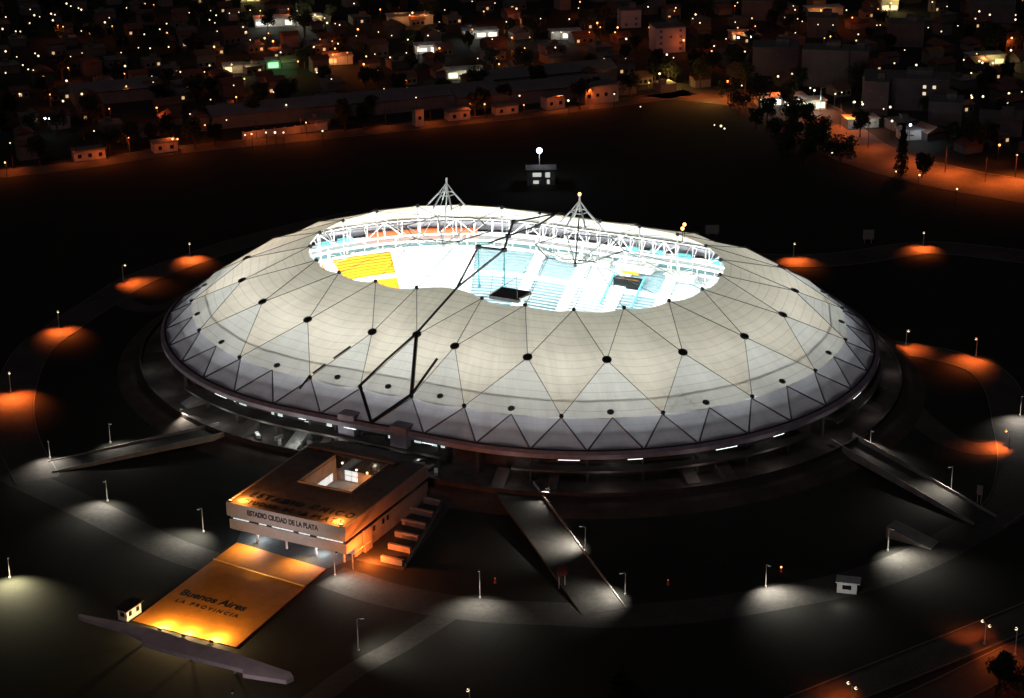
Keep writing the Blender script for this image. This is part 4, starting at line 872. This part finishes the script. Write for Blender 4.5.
def city_lamp(bM, r_):
    mb = MB(); mb.slot(0); mb.bar((0, 0, 0), (0, 0, 7.0), .12, 5); mb.bar((0, 0, 6.9), (0, -1.0, 7.3), .07, 4); mb.slot(1); mb.ball((0, -1.2, 7.2), r_, 6, 4)
    o = mb.build('street_lamp', [M_dark_steel, bM]); d = o.data; bpy.data.objects.remove(o); return d
LD = {(c, s): city_lamp((M_bulb_w, M_bulb_o, M_bulb_b)[c], (.29, .38, .52)[s]) for c in range(3) for s in range(3)}
LBL = ('warm white street lamp shining in the dark city beyond the avenue', 'orange street lamp shining in the dark city beyond the avenue', 'bluish white lamp shining in the dark city beyond the avenue')
random.seed(11)
for x, y, *r in pix:
    c = r[0] if r else 0; s = random.choice((0, 0, 1, 1, 2)) if c != 2 else 2
    p = G(x, y, 7.2); o = bpy.data.objects.new('street_lamp', LD[(c, s)]); COL.objects.link(o); o.location = (p.x, p.y+1.2, 0)
    tag(o, LBL[c], 'street lamp', ('white', 'orange', 'bluish')[c]+' lamps of the dark city')
    if c == 1 and random.random() < .85: lamp('POINT', (0, -1.6, 6.0), random.uniform(500, 2000)*CITY_W, ORG, o, .4)
# brightly lit places in the city
def lit_place(px, py, w_, d_, h_, label, col, power, rz=rad(10), emit=None, cat='building', name='lit_building'):
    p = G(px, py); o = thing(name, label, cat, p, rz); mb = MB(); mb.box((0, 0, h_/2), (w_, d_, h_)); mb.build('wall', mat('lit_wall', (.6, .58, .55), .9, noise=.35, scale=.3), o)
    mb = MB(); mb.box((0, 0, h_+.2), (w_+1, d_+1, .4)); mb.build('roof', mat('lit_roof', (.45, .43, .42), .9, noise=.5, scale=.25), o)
    if emit:
        n_ = max(2, int(w_/5)); M = mat('glow_panel_'+'_'.join(str(int(c*10)) for c in emit), emit, .5, emit=emit, estr=1.3)
        for k in range(n_):
            if random.random() < .25: continue
            mb = MB(); mb.box((-w_/2+(k+.5)*w_/n_, -d_/2-.06, 2.0), (w_/n_*.7, .1, random.uniform(1.2, 2.6))); mb.build('shop_window', M, o)
    for k in range(2): lamp('POINT', (random.uniform(-.4, .4)*w_, -d_/2-5, 6), power*CITY_W/2, col, o, .4)
    return o
W_ = (.95, .95, .85); Y_ = (1, .75, .25); O_ = (1, .35, .08)
lit_place(288, 24, 36, 10, 4, 'brightly lit white and yellow filling station in the upper left of the city', W_, 9000, emit=(.95, .95, .85))
lit_place(310, 22, 22, 8, 3, 'yellow lit forecourt beside the filling station', Y_, 5000, emit=(1, .75, .2))
lit_place(280, 67, 14, 8, 4, 'green lit shop front in the left of the city', (.3, 1, .35), 2600, emit=(.4, 1, .5))
lit_place(244, 71, 20, 8, 3.5, 'amber lit shop left of the green lit shop', (1, .7, .35), 3000, emit=(1, .75, .4))
lit_place(338, 63, 14, 8, 4, 'orange lit house right of the green lit shop', O_, 3600, emit=(1, .4, .15))
lit_place(464, 77, 18, 9, 4, 'pale yellow lit yard building in the middle of the city', (1, 1, .7), 4200, emit=(.9, .95, .7))
lit_place(480, 37, 18, 9, 4, 'white lit corner shop near the top edge', W_, 3600, emit=(1, .9, .75))
lit_place(428, 52, 14, 8, 4, 'dim white lit house in the upper middle of the city', W_, 2200, emit=(.8, .85, .8))
lit_place(245, 1, 22, 8, 4, 'amber lit row of shops cut by the top edge', Y_, 3200, emit=(1, .7, .35))
lit_place(806, 108, 16, 8, 4, 'greenish white lit shop beside the highway', (.6, 1, .8), 3600, emit=(.6, .95, .75))
lit_place(780, 104, 22, 8, 4, 'row of white lit shops by the dark park', W_, 2600, emit=(.9, .9, .85))
lit_place(984, 64, 18, 8, 5, 'golden lit building at the right of the city', Y_, 5000, emit=(1, .8, .35))
lit_place(741, 39, 12, 7, 4, 'yellow lit shop under two bluish lamps', Y_, 2000, emit=(1, .85, .4))
lit_place(887, 10, 10, 8, 8, 'yellowish lit building near the top right', Y_, 3000, emit=(1, .85, .5))
lit_place(565, 38, 16, 8, 4, 'white lit house in the upper middle of the city', W_, 1800, emit=(.9, .9, .8))
lit_place(823, 14, 20, 8, 4, 'orange lit house at the top right of the city', O_, 2600)
lit_place(410, 24, 24, 10, 5, 'dull orange lit warehouse in the upper middle', O_, 2400)
lit_place(860, 126, 14, 8, 4, 'white lit low house beside the highway', W_, 1700)
lit_place(910, 138, 10, 7, 4, 'pale lit house under the bluish lamp by the highway', (.8, .9, 1), 1500)
for px, py, pw, lb in ((668, 84, 6500, 'tree lit amber from below in the middle of the city'), (728, 104, 5500, 'tree lit orange beside the park')):
    t = tree(G(px, py), 1, lb, sc_=.9); lamp('POINT', (3, -9, 7), pw*CITY_W, (1, .55, .12), t, .4)
# glow of the avenue, the highway and the far streets
for px, py, k in ((10, 173, 1), (70, 166, .5), (105, 163, .8), (172, 150, 1), (255, 142, .7), (300, 138, .8), (345, 134, 1), (385, 129, .5), (430, 125, .8), (470, 120, .6), (560, 111, 1), (590, 107, 1)):
    p = G(px, py); o = thing('avenue_lamp', 'orange street lamp over the lit edge of the avenue', 'street lamp', (p.x, p.y+6, 0), 0, 'avenue lamps')
    mb = MB(); mb.bar((0, 0, 0), (0, 0, 7.5), .12, 6); mb.bar((0, 0, 7.4), (0, -2, 7.8), .07, 5); mb.build('pole', M_dark_steel, o)
    mb = MB(); mb.box((0, -2.2, 7.8), (.5, .9, .2)); mb.build('lamp_head', M_dark_steel, o)
    lamp('SPOT', (0, -2.2, 7.6), 8000*k*CITY_W, ORG, o, .3, (0, -.3, -1), rad(140), .8)
for px, py, k in ((840, 128, 1.2), (868, 148, 1.2), (905, 162, 1.2), (945, 172, 1.6), (985, 182, 2.0), (1015, 178, 2.0), (820, 112, .8), (730, 98, 1.0), (690, 96, .8), (770, 102, .5)):
    p = G(px, py); o = thing('highway_lamp', 'tall orange lamp post over the highway', 'street lamp', p, 0, 'highway lamps')
    mb = MB(); mb.bar((0, 0, 0), (0, 0, 11), .15, 6); mb.bar((0, 0, 10.9), (2, -1, 11.4), .08, 5); mb.build('pole', M_dark_steel, o)
    mb = MB(); mb.box((2.2, -1.1, 11.4), (1, .5, .2)); mb.build('lamp_head', M_dark_steel, o)
    lamp('SPOT', (2.2, -1.1, 11.2), 36000*k*CITY_W*random.uniform(.5, 1.4), ORG, o, .3, (0, -.2, -1), rad(145), .8)
for px, py in ((505, 45, ), (512, 66), (555, 68), (400, 22), (425, 25), (470, 50), (515, 30)):
    p = G(px, py); o = thing('sodium_lamp', 'dull orange sodium lamp glowing over a side street of the middle city', 'street lamp', p, 0, 'sodium lamps of side streets')
    mb = MB(); mb.bar((0, 0, 0), (0, 0, 8), .12, 6); mb.build('pole', M_dark_steel, o); mb = MB(); mb.box((0, 0, 8.1), (.9, .9, .2)); mb.build('lamp_head', M_dark_steel, o)
    lamp('SPOT', (0, 0, 7.9), 6000*CITY_W, (1, .36, .1), o, .3, (0, 0, -1), rad(150), .8)
